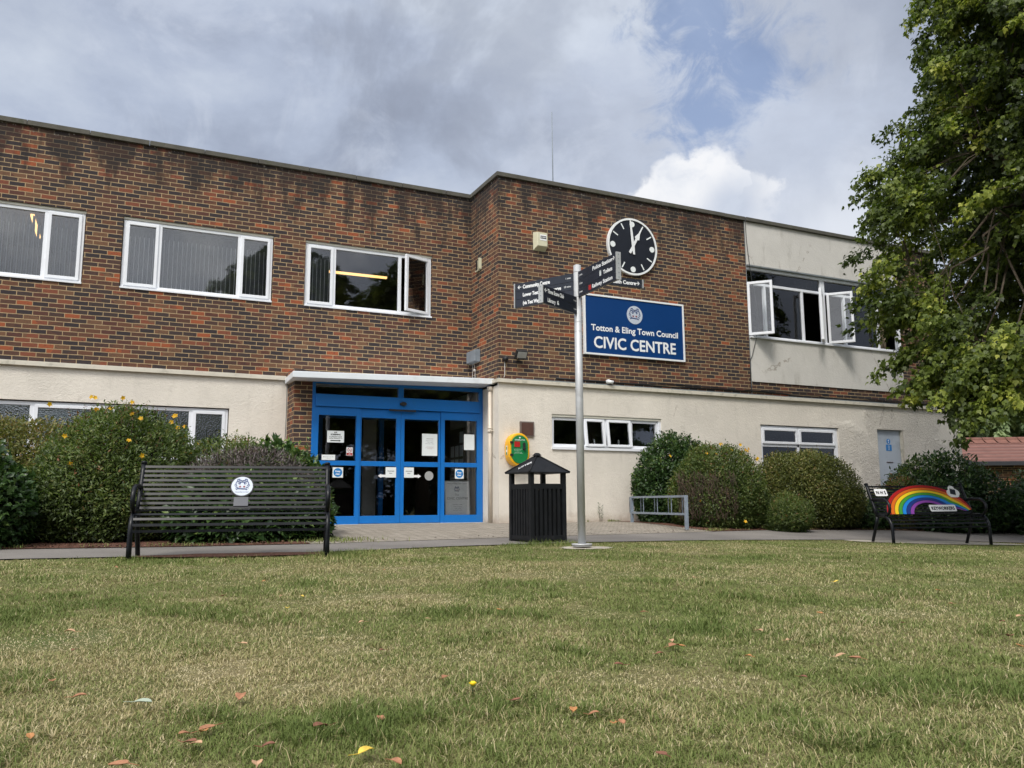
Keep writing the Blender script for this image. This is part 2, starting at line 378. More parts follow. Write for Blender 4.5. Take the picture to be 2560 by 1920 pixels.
M['navy'] = plain('navy_sign', (0.002, 0.040, 0.165), 0.38, var=0.05, scale=1)
M['black'] = plain('black_gloss_paint', (0.004, 0.005, 0.007), 0.32, var=0.2, spec=0.28, coat=0.0, dirt=(0.05, 0.05, 0.05), dirt_amt=0.15, dirt_scale=9)
M['binblack'] = plain('worn_black_paint', (0.007, 0.008, 0.010), 0.55, var=0.35, scale=9, spec=0.28, dirt=(0.04, 0.038, 0.036), dirt_amt=0.3, dirt_scale=14)
M['satin'] = plain('black_panel', (0.010, 0.013, 0.022), 0.45, var=0.15)
M['darkplate'] = plain('dark_plate', (0.045, 0.05, 0.065), 0.35, var=0.1)
M['signblack'] = plain('finger_panel', (0.010, 0.014, 0.026), 0.42, var=0.2, scale=8, dirt=(0.05, 0.055, 0.06), dirt_amt=0.25, dirt_scale=12)
M['pole'] = plain('galvanised_pole', (0.47, 0.48, 0.49), 0.42, metal=0.25, var=0.10, scale=3, dirt=(0.20, 0.19, 0.17), dirt_amt=0.4)
M['alu'] = plain('grey_aluminium', (0.46, 0.47, 0.47), 0.45, metal=0.3, var=0.1)
M['lamp_grey'] = plain('grey_enclosure', (0.20, 0.23, 0.26), 0.5, var=0.1)
M['rack'] = plain('rack_grey_paint', (0.20, 0.24, 0.29), 0.5, var=0.2, scale=9, dirt=(0.14, 0.12, 0.10), dirt_amt=0.4, dirt_scale=10)
M['cream'] = plain('cream_plastic', (0.60, 0.58, 0.42), 0.45, var=0.06, dirt=(0.35, 0.33, 0.22), dirt_amt=0.3)
M['pipe'] = plain('cream_pipe', (0.64, 0.57, 0.48), 0.45, var=0.08, dirt=(0.3, 0.24, 0.18), dirt_amt=0.3, dirt_scale=4)
M['brownmetal'] = plain('brown_bronze', (0.085, 0.042, 0.032), 0.5, var=0.15)
M['brownframe'] = plain('brown_frame', (0.16, 0.13, 0.115), 0.5)
M['dark'] = plain('dark_rubber', (0.012, 0.012, 0.013), 0.6)
M['yellow'] = plain('yellow_plastic', (0.82, 0.42, 0.010), 0.35, var=0.05)
M['green'] = plain('green_plastic', (0.010, 0.19, 0.055), 0.35, var=0.06)
M['red'] = plain('red_print', (0.42, 0.018, 0.016), 0.4)
M['white_print'] = plain('white_print', (0.80, 0.81, 0.82), 0.5, var=0.02)
M['black_print'] = plain('black_print', (0.015, 0.015, 0.018), 0.5)
M['grey_print'] = plain('grey_print', (0.16, 0.165, 0.18), 0.5)
M['crest_white'] = plain('crest_enamel', (0.50, 0.55, 0.63), 0.4, var=0.02)
M['crest_blue'] = plain('crest_blue', (0.02, 0.05, 0.17), 0.5)
M['crest_red'] = plain('crest_red', (0.22, 0.03, 0.05), 0.5)
M['sticker_blue'] = plain('sticker_blue', (0.008, 0.19, 0.52), 0.4)
M['paper'] = plain('paper', (0.76, 0.80, 0.80), 0.6, var=0.03)
M['door_grey'] = plain('grey_door_paint', (0.44, 0.49, 0.55), 0.45, var=0.06, scale=2, dirt=(0.22, 0.25, 0.28), dirt_amt=0.3)
M['glass'] = glass_material('window_glass', wavy=0.05)
M['glass_door'] = glass_material('door_glass', wavy=0.03, base=0.012)
M['glass_frost'] = glass_material('obscured_glass', (0.55, 0.62, 0.63), wavy=0.35, base=0.10, wscale=40)
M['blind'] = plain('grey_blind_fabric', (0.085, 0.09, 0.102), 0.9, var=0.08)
M['blind_dark'] = plain('dark_blind_fabric', (0.060, 0.062, 0.070), 0.9, var=0.08)  # darker grey version of the blind fabric
M['blind_edge'] = plain('pale_blind_edge', (0.68, 0.69, 0.72), 0.8)
M['curtain'] = plain('tan_curtain', (0.42, 0.34, 0.24), 0.9, var=0.2, scale=12)
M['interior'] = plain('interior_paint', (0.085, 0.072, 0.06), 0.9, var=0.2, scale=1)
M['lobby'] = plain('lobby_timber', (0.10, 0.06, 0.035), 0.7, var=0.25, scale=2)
M['roofing'] = plain('roof_felt', (0.08, 0.08, 0.08), 0.9)
M['stone'] = plain('threshold_stone', (0.44, 0.42, 0.38), 0.8, var=0.12, scale=8, dirt=(0.2, 0.17, 0.13), dirt_amt=0.4)
M['concrete'] = plain('concrete', (0.38, 0.345, 0.28), 0.9, var=0.15, scale=6, bump=0.4, bscale=60, dirt=(0.14, 0.11, 0.08), dirt_amt=0.6, dirt_scale=5)
M['bark'] = plain('bark', (0.085, 0.065, 0.045), 0.9, var=0.35, scale=12, bump=0.8, bscale=30)
M['twig'] = plain('twig', (0.075, 0.05, 0.035), 0.9, var=0.3)
M['cable'] = plain('black_cable', (0.02, 0.022, 0.024), 0.5)
M['cable_white'] = plain('white_cable', (0.6, 0.58, 0.54), 0.6)
def emit(name, col, st):
    m, t = mat(name); e = t.n('ShaderNodeEmission', {'Color': (*col, 1), 'Strength': st}); finish(t, e.outputs[0]); return m
M['tube'] = emit('lit_tube', (1.0, 0.55, 0.20), 1.3)

# ------------------------------------------------------------------ ground
def ss(t):
    t = np.clip(t, 0, 1); return t*t*(3-2*t)
def T(x, y):
    x = np.asarray(x, float); y = np.asarray(y, float)
    dx = np.clip(x+1.3, 0, 14)
    lawn = -0.105 - 0.0015*dx*dx + 0.014*(np.clip(y, -30, -6)+7)
    built = -0.02*np.clip(x-6.5, 0, 8)
    t = ss((y+6.3)/4.6)
    return lawn*(1-t) + built*t
def Tz(x, y): return float(T(x, y))
def grid_mesh(name, X, Y, Z, m, kind='structure', attr=None):
    ny, nx = X.shape
    vs = np.stack([X.ravel(), Y.ravel(), Z.ravel()], 1)
    idx = np.arange(nx*ny).reshape(ny, nx)
    fs = np.stack([idx[:-1,:-1].ravel(), idx[:-1,1:].ravel(), idx[1:,1:].ravel(), idx[1:,:-1].ravel()], 1)
    me = bpy.data.meshes.new(name); me.from_pydata(vs.tolist(), [], fs.tolist()); me.materials.append(m)
    me.polygons.foreach_set('use_smooth', [True]*len(fs))
    o = link(name, me); o['kind'] = kind; return o

def lawn_patch(x, y):
    """how dry the turf is, 0 green .. 1 straw"""
    v = np.zeros_like(x)
    for (fx, fy, ph, am) in ((0.9, 1.3, 0.3, 1), (1.7, -0.8, 1.9, 0.8), (0.5, 2.3, 4.0, 0.9), (3.1, 2.2, 2.2, 0.6), (-2.1, 3.9, 0.7, 0.55), (5.3, -3.1, 5.1, 0.4), (7.7, 6.1, 1.1, 0.35), (11, -9, 2.0, .3)):
        v += am*np.sin(fx*x+fy*y+ph+0.8*np.sin(fy*x-0.6*fx*y))
    v = 0.5+v/6.5+0.10*np.sin(9.1*x+3*np.sin(4.3*y))*np.sin(8.3*y+2*np.sin(5.1*x))
    for (cx, cy, r, a) in ((-2.55, -12.3, 0.6, 0.6), (-1.0, -10.6, 0.8, 0.4), (0.6, -9.0, 1.4, 0.35), (0.0, -10.6, 0.5, .35), (-1.4, -12.3, 0.45, 0.3), (0.9, -11.9, 0.6, 0.3), (-0.9, -11.2, 0.8, -0.2), (1.5, -10.2, 1.2, -0.2), (-2.1, -12.7, 0.5, -0.12)):
        v += a*np.exp(-((x-cx)**2+((y-cy)*1.3)**2)/(r*r))
    return np.clip(v, 0, 1)
def soil_mat():
    m, t = mat('turf_soil'); P = t.n('ShaderNodeNewGeometry').outputs['Position']
    c = t.ramp(t.noise(P, 1.4, 6, 0.65), [(0.32, (0.085, 0.110, 0.034)), (0.5, (0.125, 0.125, 0.052)), (0.7, (0.21, 0.175, 0.095))])
    c = t.mix(0.6, c, t.ramp(t.noise(P, 45.0, 6, 0.75), [(0.3, (0.2, 0.2, 0.2)), (0.7, (0.85, 0.85, 0.8))]), 'OVERLAY')
    b = t.n('ShaderNodeBsdfPrincipled', {'Base Color': c, 'Roughness': 0.95, 'Specular IOR Level': 0.1})
    bp = t.n('ShaderNodeBump', {'Strength': 0.8, 'Distance': 0.03, 'Height': t.noise(P, 50.0, 4)}); t.t.links.new(bp.outputs[0], b.inputs['Normal'])
    finish(t, b.outputs[0]); return m
gx = np.concatenate([[-600, -250, -100, -50, -30], np.arange(-20, 30.01, 0.4), [40, 60, 110, 260, 600]])
gy = np.concatenate([[-600, -250, -100, -50, -30], np.arange(-22, 8.01, 0.4), [14, 30, 60, 130, 300, 800]])
X, Y = np.meshgrid(gx, gy)
grid_mesh('ground', X, Y, T(X, Y), soil_mat())

def strip(name, front, back, m, lift, x0, x1, step=0.2, nv=12):
    xs = np.arange(x0, x1+1e-6, step)
    fy = np.interp(xs, [p[0] for p in front], [p[1] for p in front]); by = np.interp(xs, [p[0] for p in back], [p[1] for p in back])
    v = np.linspace(0, 1, nv)[:, None]
    Yg = fy[None]*(1-v)+by[None]*v; Xg = np.repeat(xs[None], nv, 0)
    return grid_mesh(name, Xg, Yg, T(Xg, Yg)+lift, m)
def asphalt():
    m, t = mat('asphalt'); P = t.n('ShaderNodeNewGeometry').outputs['Position']
    c = t.ramp(t.noise(P, 0.8, 5), [(0.3, (0.125, 0.114, 0.104)), (0.7, (0.195, 0.178, 0.160))])
    c = t.mix(0.45, c, t.ramp(t.noise(P, 160.0, 3, 0.8), [(0.35, (0.25, 0.25, 0.25)), (0.65, (0.8, 0.8, 0.8))]), 'OVERLAY')
    c = t.mix(t.m('MULTIPLY', t.smooth(t.noise(P, 2.5, 7, 0.7), 0.58, 0.75), 0.5), c, (0.08, 0.06, 0.045))
    b = t.n('ShaderNodeBsdfPrincipled', {'Base Color': c, 'Roughness': 0.9})
    bp = t.n('ShaderNodeBump', {'Strength': 0.4, 'Distance': 0.005, 'Height': t.noise(P, 200.0, 2)}); t.t.links.new(bp.outputs[0], b.inputs['Normal'])
    finish(t, b.outputs[0]); return m
def block_paving():
    m, t = mat('block_paving'); P = t.n('ShaderNodeNewGeometry').outputs['Position']
    mp = t.n('ShaderNodeMapping', {'Vector': P, 'Rotation': (0, 0, R(52))}).outputs[0]
    br = t.n('ShaderNodeTexBrick', {'Vector': mp, 'Color1': (0.235, 0.210, 0.172, 1), 'Color2': (0.31, 0.282, 0.238, 1), 'Mortar': (0.075, 0.06, 0.045, 1), 'Scale': 1.0,
             'Mortar Size': 0.007, 'Brick Width': 0.2, 'Row Height': 0.1, 'Mortar Smooth': 0.2, 'Bias': -0.1})
    c = t.mix(0.5, br.outputs[0], t.ramp(t.noise(P, 6.0, 6, 0.7), [(0.3, (0.32, 0.3, 0.28)), (0.7, (0.72, 0.70, 0.68))]), 'OVERLAY')
    b = t.n('ShaderNodeBsdfPrincipled', {'Base Color': c, 'Roughness': 0.9})
    bp = t.n('ShaderNodeBump', {'Strength': 0.8, 'Distance': 0.01, 'Height': t.m('SUBTRACT', 1.0, br.outputs[1])}); t.t.links.new(bp.outputs[0], b.inputs['Normal'])
    finish(t, b.outputs[0]); return m
def mulch():
    m, t = mat('bark_mulch'); P = t.n('ShaderNodeNewGeometry').outputs['Position']
    c = t.ramp(t.noise(P, 38.0, 5, 0.8), [(0.3, (0.035, 0.018, 0.012)), (0.5, (0.13, 0.052, 0.030)), (0.68, (0.24, 0.11, 0.062))])
    b = t.n('ShaderNodeBsdfPrincipled', {'Base Color': c, 'Roughness': 0.95})
    bp = t.n('ShaderNodeBump', {'Strength': 1.0, 'Distance': 0.03, 'Height': t.noise(P, 38.0, 5, 0.8)}); t.t.links.new(bp.outputs[0], b.inputs['Normal'])
    finish(t, b.outputs[0]); return m
M['mulch'] = mulch()
PF = [(-14, -6.2), (-3, -6.38), (-1.6, -6.62), (-0.2, -6.62), (1.2, -6.25), (3, -6.0), (5, -5.8), (7.6, -5.75), (10, -5.9), (14, -6.3), (26, -8)]
PB = [(-14, -5.0), (-3.2, -5.05), (-1.5, -5.35), (-0.2, -5.4), (1, -5.2), (3, -4.85), (5, -4.5), (6.2, -4.3), (8, -3.9), (10.5, -3.7), (14, -4.0), (26, -5.5)]
strip('path', PF, PB, asphalt(), 0.012, -14, 26)
strip('paving', [(a, b+0.0) for a, b in PB], [(-1, -0.45), (4.0, -0.45), (4.05, -1.25), (8, -1.25)], block_paving(), 0.016, -0.2, 6.4, 0.1)
strip('flower_bed', PB, [(-14, 0.1), (-0.2, 0.1)], M['mulch'], 0.020, -14, -0.2)
strip('flower_bed', PB, [(6, -1.25), (30, -1.25)], M['mulch'], 0.020, 6.4, 17)
# worn earth under the bench, concrete pads
def pad(name, pts, m, lift):
    c = np.mean(pts, 0); P0 = np.array(pts)
    rings = [c+(P0-c)*k for k in (0.0, 0.35, 0.7, 1.0)]
    n = len(P0); vs = [(c[0], c[1], Tz(c[0], c[1])+lift)]; fs = []
    for r in rings[1:]:
        for p in r: vs.append((p[0], p[1], Tz(p[0], p[1])+lift))
    for i in range(n): fs.append((0, 1+i, 1+(i+1) % n))
    for k in range(2):
        for i in range(n):
            a = 1+k*n+i; b = 1+k*n+(i+1) % n; fs.append((a, b, b+n, a+n))
    me = bpy.data.meshes.new(name); me.from_pydata(vs, [], fs); me.materials.append(m); o = link(name, me); o['kind'] = 'structure'; return o
def blobpts(cx, cy, rx, ry, ang=0.0, n=22, wob=0.12, seed=1):
    rr = random.Random(seed); out = []
    for i in range(n):
        a = 2*math.pi*i/n; k = 1+wob*(rr.random()-0.5)*2
        x, y = rx*k*math.cos(a), ry*k*math.sin(a)
        out.append((cx+x*math.cos(ang)-y*math.sin(ang), cy+x*math.sin(ang)+y*math.cos(ang)))
    return out
pad('bare_earth', blobpts(-1.15, -6.75, 0.85, 0.22, R(-9), seed=3), M['mulch'], 0.017)
pad('bench_pad', blobpts(9.0, -6.25, 1.55, 0.62, R(-10), wob=0.04, seed=4), M['concrete'], 0.010)
pad('pole_footing', blobpts(2.53, -6.86, 0.30, 0.24, 0.2, wob=0.2, seed=6), M['concrete'], 0.008)

# ------------------------------------------------------------------ the civic building
G = 2.64                       # top of the ledge above the paving
XI, YP = 4.004, -1.318         # inner corner; plane of the projecting wing
def wall_face(mb, y, x0, x1, z0, z1, holes, depth, mi=0):
    xs = sorted({x0, x1, *[h[0] for h in holes], *[h[1] for h in holes]}); zs = sorted({z0, z1, *[h[2] for h in holes], *[h[3] for h in holes]})
    for i in range(len(xs)-1):
        for j in range(len(zs)-1):
            cx, cz = (xs[i]+xs[i+1])/2, (zs[j]+zs[j+1])/2
            if any(h[0] < cx < h[1] and h[2] < cz < h[3] for h in holes): continue
            mb.add([(xs[i],y,zs[j]),(xs[i+1],y,zs[j]),(xs[i+1],y,zs[j+1]),(xs[i],y,zs[j+1])], [(0,1,2,3)], mi)
    for (a, b, c, d) in holes:
        q = y+depth
        mb.add([(a,y,c),(a,q,c),(a,q,d),(a,y,d)], [(0,1,2,3)], mi); mb.add([(b,y,c),(b,y,d),(b,q,d),(b,q,c)], [(0,1,2,3)], mi)
        mb.add([(a,y,d),(a,q,d),(b,q,d),(b,y,d)], [(0,1,2,3)], mi); mb.add([(a,y,c),(b,y,c),(b,q,c),(a,q,c)], [(0,1,2,3)], mi)
bld = empty('civic_building', (0, 0, 0))
tag(bld, 'two storey flat roofed brick and cream render building with blue entrance', 'building')
W1 = (-5.40, -2.930, G+1.335, G+2.59); W2 = (-2.372, 0.115, G+1.335, G+2.59); W3 = (0.685, 3.170, G+1.335, G+2.59)
W0 = (-9.2, -6.2, G+1.335, G+2.59)
W4 = (-6.0, -0.531, 1.10, G-0.615)
mb = MB()
TOPZ = G+3.90
wall_face(mb, 0, -13, XI, G-0.03, TOPZ, [W0, W1, W2, W3], 0.11)
W7 = (9.985, 14.70, G+0.30, TOPZ)          # rendered bay of the projecting wing
wall_face(mb, YP, XI, 16.14, G-0.03, TOPZ, [W7], 0.05)
mb.add([(XI,0,G-0.03),(XI,YP,G-0.03),(XI,YP,TOPZ),(XI,0,TOPZ)], [(0,1,2,3)])
mb.add([(16.14,YP,G-0.03),(16.14,8,G-0.03),(16.14,8,TOPZ),(16.14,YP,TOPZ)], [(0,1,2,3)])
mb.add([(-13,0,0),(-13,8,0),(-13,8,TOPZ),(-13,0,TOPZ)], [(0,1,2,3)])
mb.add([(-13,8,-.5),(16.14,8,-.5),(16.14,8,TOPZ),(-13,8,TOPZ)], [(0,1,2,3)])
mb.build('brick_wall', M['brick'], bld)
# brick pier left of the entrance
mb = MB(); mb.box(0.453, 0.766, -0.60, 0.0, -0.1, 2.535); o = mb.build('brick_pier', M['brick'], bld)
# rendered ground floor
mb = MB()
wall_face(mb, 0.003, -13, 0.453, -0.3, G-0.03, [W4], 0.12)
W5 = (5.105, 7.612, G-1.27, G-0.605); W6 = (10.188, 12.47, 0.80, G-0.62); D2 = (13.706, 14.575, -0.6, G-0.606)
wall_face(mb, YP+0.003, XI, 16.62, -0.6, G-0.03, [W5, W6, D2], 0.12)
mb.add([(XI,-0.56,-0.3),(XI,YP+0.003,-0.3),(XI,YP+0.003,G-0.03),(XI,-0.56,G-0.03)], [(0,1,2,3)])
mb.add([(16.62,YP,-0.6),(16.62,8,-0.6),(16.62,8,G),(16.62,YP,G)], [(0,1,2,3)])
mb.build('rendered_wall', M['render_low'], bld)
# ledge band, set proud
mb = MB(); mb.box(-13, 0.41, -0.055, 0.02, G-0.075, G); mb.box(XI-0.05, 16.66, YP-0.055, YP+0.02, G-0.070, G); mb.box(XI-0.05, XI+0.02, YP+0.02, -1.12, G-0.070, G)
mb.build('ledge', M['ledge'], bld, 0.004)
mb = MB(); mb.box(XI+0.35, 16.62, YP-0.035, YP-0.002, G+0.002, G+0.022)
mb.add([(XI,YP-0.05,G+0.003),(XI,-1.13,G+0.003),(XI+0.001,-1.13,G+0.10),(XI+0.001,YP+0.1,G+0.10)], [(0,1,2,3)])
mb.build('lead_flashing', M['lead'], bld)
# flat roof behind the parapet
mb = MB(); mb.box(-12.9, 16.1, 0.3, 7.9, TOPZ-0.35, TOPZ-0.3); mb.box(XI+.3, 16.1, YP+0.3, 0.3, TOPZ-0.35, TOPZ-0.3); mb.box(XI, 16.6, YP+.05, 7.9, G-0.12, G-0.05)
mb.build('roof', M['roofing'], bld)
# coping: separate stones with thin joints
mb = MB(); cz0, cz1 = TOPZ, TOPZ+0.085
def coping_run(a, b, fn):
    x = a; k = 0; rr = random.Random(5)
    while x < b-0.01:
        L = min(0.92 if k % 3 else 0.90, b-x)
        if b-x-L < 0.2: L = b-x
        fn(x+0.003, x+L-0.003, 0.003*(rr.random()-0.5)*2); x += L; k += 1
coping_run(-13, XI-0.045, lambda a, b, j: mb.box(a, b, -0.045+j, 0.3, cz0+j, cz1+j))
coping_run(YP+0.3, 0.3, lambda a, b, j: mb.box(XI-0.045+j, XI+0.3, a, b, cz0+j, cz1+j))
coping_run(XI-0.045, 10.0, lambda a, b, j: mb.box(a, b, YP-0.045+j, YP+0.3, cz0+j, cz1+j))
coping_run(10.0, 16.19, lambda a, b, j: mb.box(a, b, YP-0.075+j, YP+0.3, cz0-0.01+j, cz1-0.012+j))
mb.build('coping', M['coping'], bld, 0.006)

# rooms behind the glass
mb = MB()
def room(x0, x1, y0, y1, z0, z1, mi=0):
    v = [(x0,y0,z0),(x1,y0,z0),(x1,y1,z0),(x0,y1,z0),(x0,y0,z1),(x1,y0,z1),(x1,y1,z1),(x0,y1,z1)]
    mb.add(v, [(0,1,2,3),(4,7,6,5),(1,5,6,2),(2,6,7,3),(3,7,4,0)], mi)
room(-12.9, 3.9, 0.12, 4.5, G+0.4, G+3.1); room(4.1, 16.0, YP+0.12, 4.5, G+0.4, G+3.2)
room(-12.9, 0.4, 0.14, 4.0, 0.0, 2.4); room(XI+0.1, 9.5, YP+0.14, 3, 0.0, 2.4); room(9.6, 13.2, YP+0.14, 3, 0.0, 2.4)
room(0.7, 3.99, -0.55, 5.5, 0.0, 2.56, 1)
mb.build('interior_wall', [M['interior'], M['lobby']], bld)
# things glimpsed in the lobby: inner blue door frames, a pillar, notice board
mb = MB()
for x in (1.35, 2.62): mb.box(x, x+0.10, 1.6, 1.7, 0.01, 2.5)
mb.box(1.1, 1.25, 1.6, 1.7, 0.01, 2.5); mb.box(1.0, 3.9, 1.6, 1.7, 2.1, 2.25)
mb.build('inner_door_frame', M['blue'], bld)
mb = MB(); mb.box(3.915, 3.985, -0.5, 0.9, 0.02, 2.5); mb.build('lobby_wall', M['render_panel'], bld)
mb = MB(); mb.box(2.55, 2.85, 2.6, 2.7, 0.02, 2.2); mb.build('lobby_pillar', M['render_panel'], bld)
mb = MB(); mb.box(3.88, 3.912, 0.05, 0.85, 0.95, 1.85, 0)
for k in range(7):
    a = 0.1+0.24*(k % 3); c = 1.02+0.27*(k//3); mb.box(3.873, 3.879, a, a+0.17, c, c+0.22, 1)
mb.build('notice_board', [M['brownframe'], M['paper']], bld)

# ---- white plastic windows
def window_frame(mb, x0, x1, z0, z1, y, members, fw=0.055, depth=0.07, heads=()):
    mb.box(x0, x0+fw, y, y+depth, z0, z1); mb.box(x1-fw, x1, y, y+depth, z0, z1)
    mb.box(x0+fw, x1-fw, y, y+depth, z0, z0+fw); mb.box(x0+fw, x1-fw, y, y+depth, z1-fw, z1)
    for m in members: mb.box(m-0.032, m+0.032, y, y+depth, z0+fw, z1-fw)
def sash(mb, x0, x1, z0, z1, y, w_=0.05, depth=0.055, Mx=None):
    Mx = Mx or Matrix()
    mb.mbox(Mx, x0, x0+w_, y, y+depth, z0, z1); mb.mbox(Mx, x1-w_, x1, y, y+depth, z0, z1)
    mb.mbox(Mx, x0+w_, x1-w_, y, y+depth, z0, z0+w_); mb.mbox(Mx, x0+w_, x1-w_, y, y+depth, z1-w_, z1)
def pane(name, parent, x0, x1, z0, z1, y, m=None, Mx=None):
    b = MB(); b.mbox(Mx or Matrix(), x0, x1, y, y+0.006, z0, z1); return b.build(name, m or M['glass'], parent)
def blind(parent, x0, x1, z0, z1, y, pitch=0.074, wid=0.073, ang=4, m=None, edge=True):
    b = MB(); n = int((x1-x0)/pitch)
    for k in range(n+1):
        x = x0+k*pitch+0.03
        if x > x1: break
        c, s = math.cos(R(ang+random.uniform(-1, 1))), math.sin(R(ang))
        Mx = frameM((x, y, z0), (c, s, 0), (0, 0, 1))
        b.mbox(Mx, -wid/2, wid/2, 0, z1-z0, -0.0015, 0.0015, 0)
        if edge: b.mbox(Mx, wid/2-0.006, wid/2+0.006, 0.02, z1-z0-0.14, -0.001, 0.003, 1)
    return b.build('vertical_blind', [m or M['blind'], M['blind_edge']], parent)
def upper_window(x0, x1, z0, z1, m1, m2, open_right=False, blinds=(1, 1, 1), ang=4):
    y = 0.045
    b = MB(); window_frame(b, x0+0.012, x1-0.012, z0+0.028, z1-0.045, y, (m1, m2)); fr = b.build('window', M['upvc'], bld, 0.004)
    b = MB(); b.box(x0+0.005, x1-0.005, -0.022, y+0.02, z0-0.004, z0+0.026); b.build('sill', M['upvc'], fr, 0.003)
    b = MB(); b.box(x0+0.003, x1-0.003, 0.028, y+0.03, z1-0.043, z1-0.002); b.build('window_head', M['upvc_cream'], fr)
    zc0, zc1 = z0+0.062, z1-0.08
    b = MB(); sash(b, x0+0.055, m1-0.02, zc0, zc1, y-0.022); b.build('casement', M['upvc'], fr, 0.005)
    pane('pane', fr, x0+0.10, m1-0.065, zc0+0.045, zc1-0.045, y+0.01)
    pane('pane', fr, m1+0.025, m2-0.025, z0+0.08, z1-0.095, y+0.03)
    if open_right:
        hx = x1-0.055; Mx = Matrix.Translation((hx, y-0.02, 0)) @ Matrix.Rotation(R(21), 4, 'Z') @ Matrix.Translation((-hx, -(y-0.02), 0))
    else: Mx = None
    b = MB(); sash(b, m2+0.02, x1-0.055, zc0, zc1, y-0.022, Mx=Mx); b.build('casement', M['upvc'], fr, 0.005)
    pane('pane', fr, m2+0.065, x1-0.10, zc0+0.045, zc1-0.045, y+0.01, Mx=Mx)
    segs = ((x0+0.06, m1-0.02), (m1+0.02, m2-0.02), (m2+0.02, x1-0.06))
    for on, (a, c) in zip(blinds, segs):
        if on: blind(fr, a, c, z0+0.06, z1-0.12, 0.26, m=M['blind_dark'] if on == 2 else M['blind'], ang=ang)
    return fr
upper_window(*W0, -8.6, -6.8)
upper_window(*W1, -4.86, -3.50, ang=66)
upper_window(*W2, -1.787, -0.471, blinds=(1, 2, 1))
w3 = upper_window(*W3, 1.235, 2.520, True, blinds=(1, 0, 0), ang=5)
for (a, b_) in (((1.2, 1.6, G+2.49), (2.72, 1.6, G+2.50)), ((-3.856, 1.5, G+2.87), (-3.853, 2.83, G+2.86))):
    d = (Vector(b_)-Vector(a)); Mx = frameM(a, d, (0, 0, 1)); b = MB(); b.mbox(Mx, 0, d.length, -0.02, 0.02, -0.03, 0.03)
    t = b.build('strip_light', M['tube'], None); tag(t, 'lit orange strip light on the ceiling behind the right-hand upstairs window' if a[0] > 0 else 'lit orange strip light seen through the blinds of the leftmost upstairs window', 'ceiling light')

# ground floor window on the left, obscured glass
x0, x1, z0, z1 = W4; b = MB(); window_frame(b, x0+.01, x1-.015, z0+.02, z1-.02, 0.05, (-4.9, -3.497, -2.35, -1.145)); fr = b.build('window', M['upvc'], bld, 0.004)
b = MB(); b.box(x0, x1, -0.03, 0.07, z0-0.01, z0+0.02); b.build('sill', M['upvc'], fr)
for (a, c, s) in ((-5.95, -4.93, 0), (-4.87, -3.53, 0), (-3.465, -2.385, 1), (-2.32, -1.175, 0), (-1.115, -0.59, 1)):
    if s: b = MB(); sash(b, a, c, z0+0.06, z1-0.06, 0.03); b.build('casement', M['upvc'], fr, 0.005); a += 0.045; c -= 0.045
    pane('pane', fr, a, c, z0+0.10, z1-0.075-(0.03 if s else 0), 0.075, M['glass_frost'])
b = MB(); b.box(-3.42, -2.43, 0.16, 0.17, z0+0.1, z1-0.1); b.build('white_blind', M['white'], fr)

# toilet window with two tilted vents
x0, x1, z0, z1 = W5; y = YP+0.05
b = MB(); window_frame(b, x0+.005, x1-.06, z0+.05, z1-.05, y, (5.80, 6.30, 6.905)); b.box(x1-.058, x1-.002, y-0.02, y+0.06, z0+.04, z1-.01); fr = b.build('window', M['upvc'], bld, 0.004)
b = MB(); b.box(x0-0.01, x1+0.005, YP-0.03, y+0.02, z0-0.005, z0+0.048); b.build('sill', M['upvc'], fr, 0.004)
b = MB(); b.box(x0+.003, x1-.003, YP+0.02, y+0.05, z1-0.048, z1-0.002); b.build('window_head', M['upvc_cream'], fr)
pane('pane', fr, x0+0.06, 5.77, z0+0.10, z1-0.10, y+0.03); pane('pane', fr, 6.94, x1-0.11, z0+0.10, z1-0.10, y+0.03)
for a, c in ((5.825, 6.275), (6.325, 6.88)):
    Mx = Matrix.Translation((0, y-0.015, z1-0.10)) @ Matrix.Rotation(R(-7), 4, 'X') @ Matrix.Translation((0, -(y-0.015), -(z1-0.10)))
    b = MB(); sash(b, a, c, z0+0.065, z1-0.065, y-0.03, w_=0.048, Mx=Mx); b.build('vent_sash', M['upvc'], fr, 0.005)
    pane('pane', fr, a+0.044, c-0.044, z0+0.105, z1-0.105, y, Mx=Mx)
    b = MB(); b.mbox(Mx, (a+c)/2-0.01, (a+c)/2+0.01, y+0.03, y+0.05, z0+0.11, z0+0.22); b.build('window_stay', M['upvc'], fr)
# window above the clipped hedge
x0, x1, z0, z1 = W6; y = YP+0.04; mz = G-1.055
b = MB(); window_frame(b, x0+.01, x1-.05, z0+.02, z1-.02, y, (11.275,)); b.box(x0+.06, x1-.10, y, y+0.07, mz-0.035, mz+0.035); b.box(x1-.048, x1-.002, y, y+0.05, z0, z1-.01); fr = b.build('window', M['upvc'], bld, 0.004)
for a, c in ((x0+.06, 11.25), (11.30, x1-.10)):
    b = MB(); sash(b, a, c, mz+0.03, z1-0.07, y-0.03, w_=0.05); b.build('vent_sash', M['upvc'], fr, 0.005)
    pane('pane', fr, a+0.045, c-0.045, mz+0.075, z1-0.115, y); pane('pane', fr, a+0.005, c-0.005, z0+0.06, mz-0.035, y+0.03)
b = MB(); b.box(x0, x1, YP-0.03, y+0.02, z0-0.01, z0+0.02); b.build('sill', M['upvc'], fr)

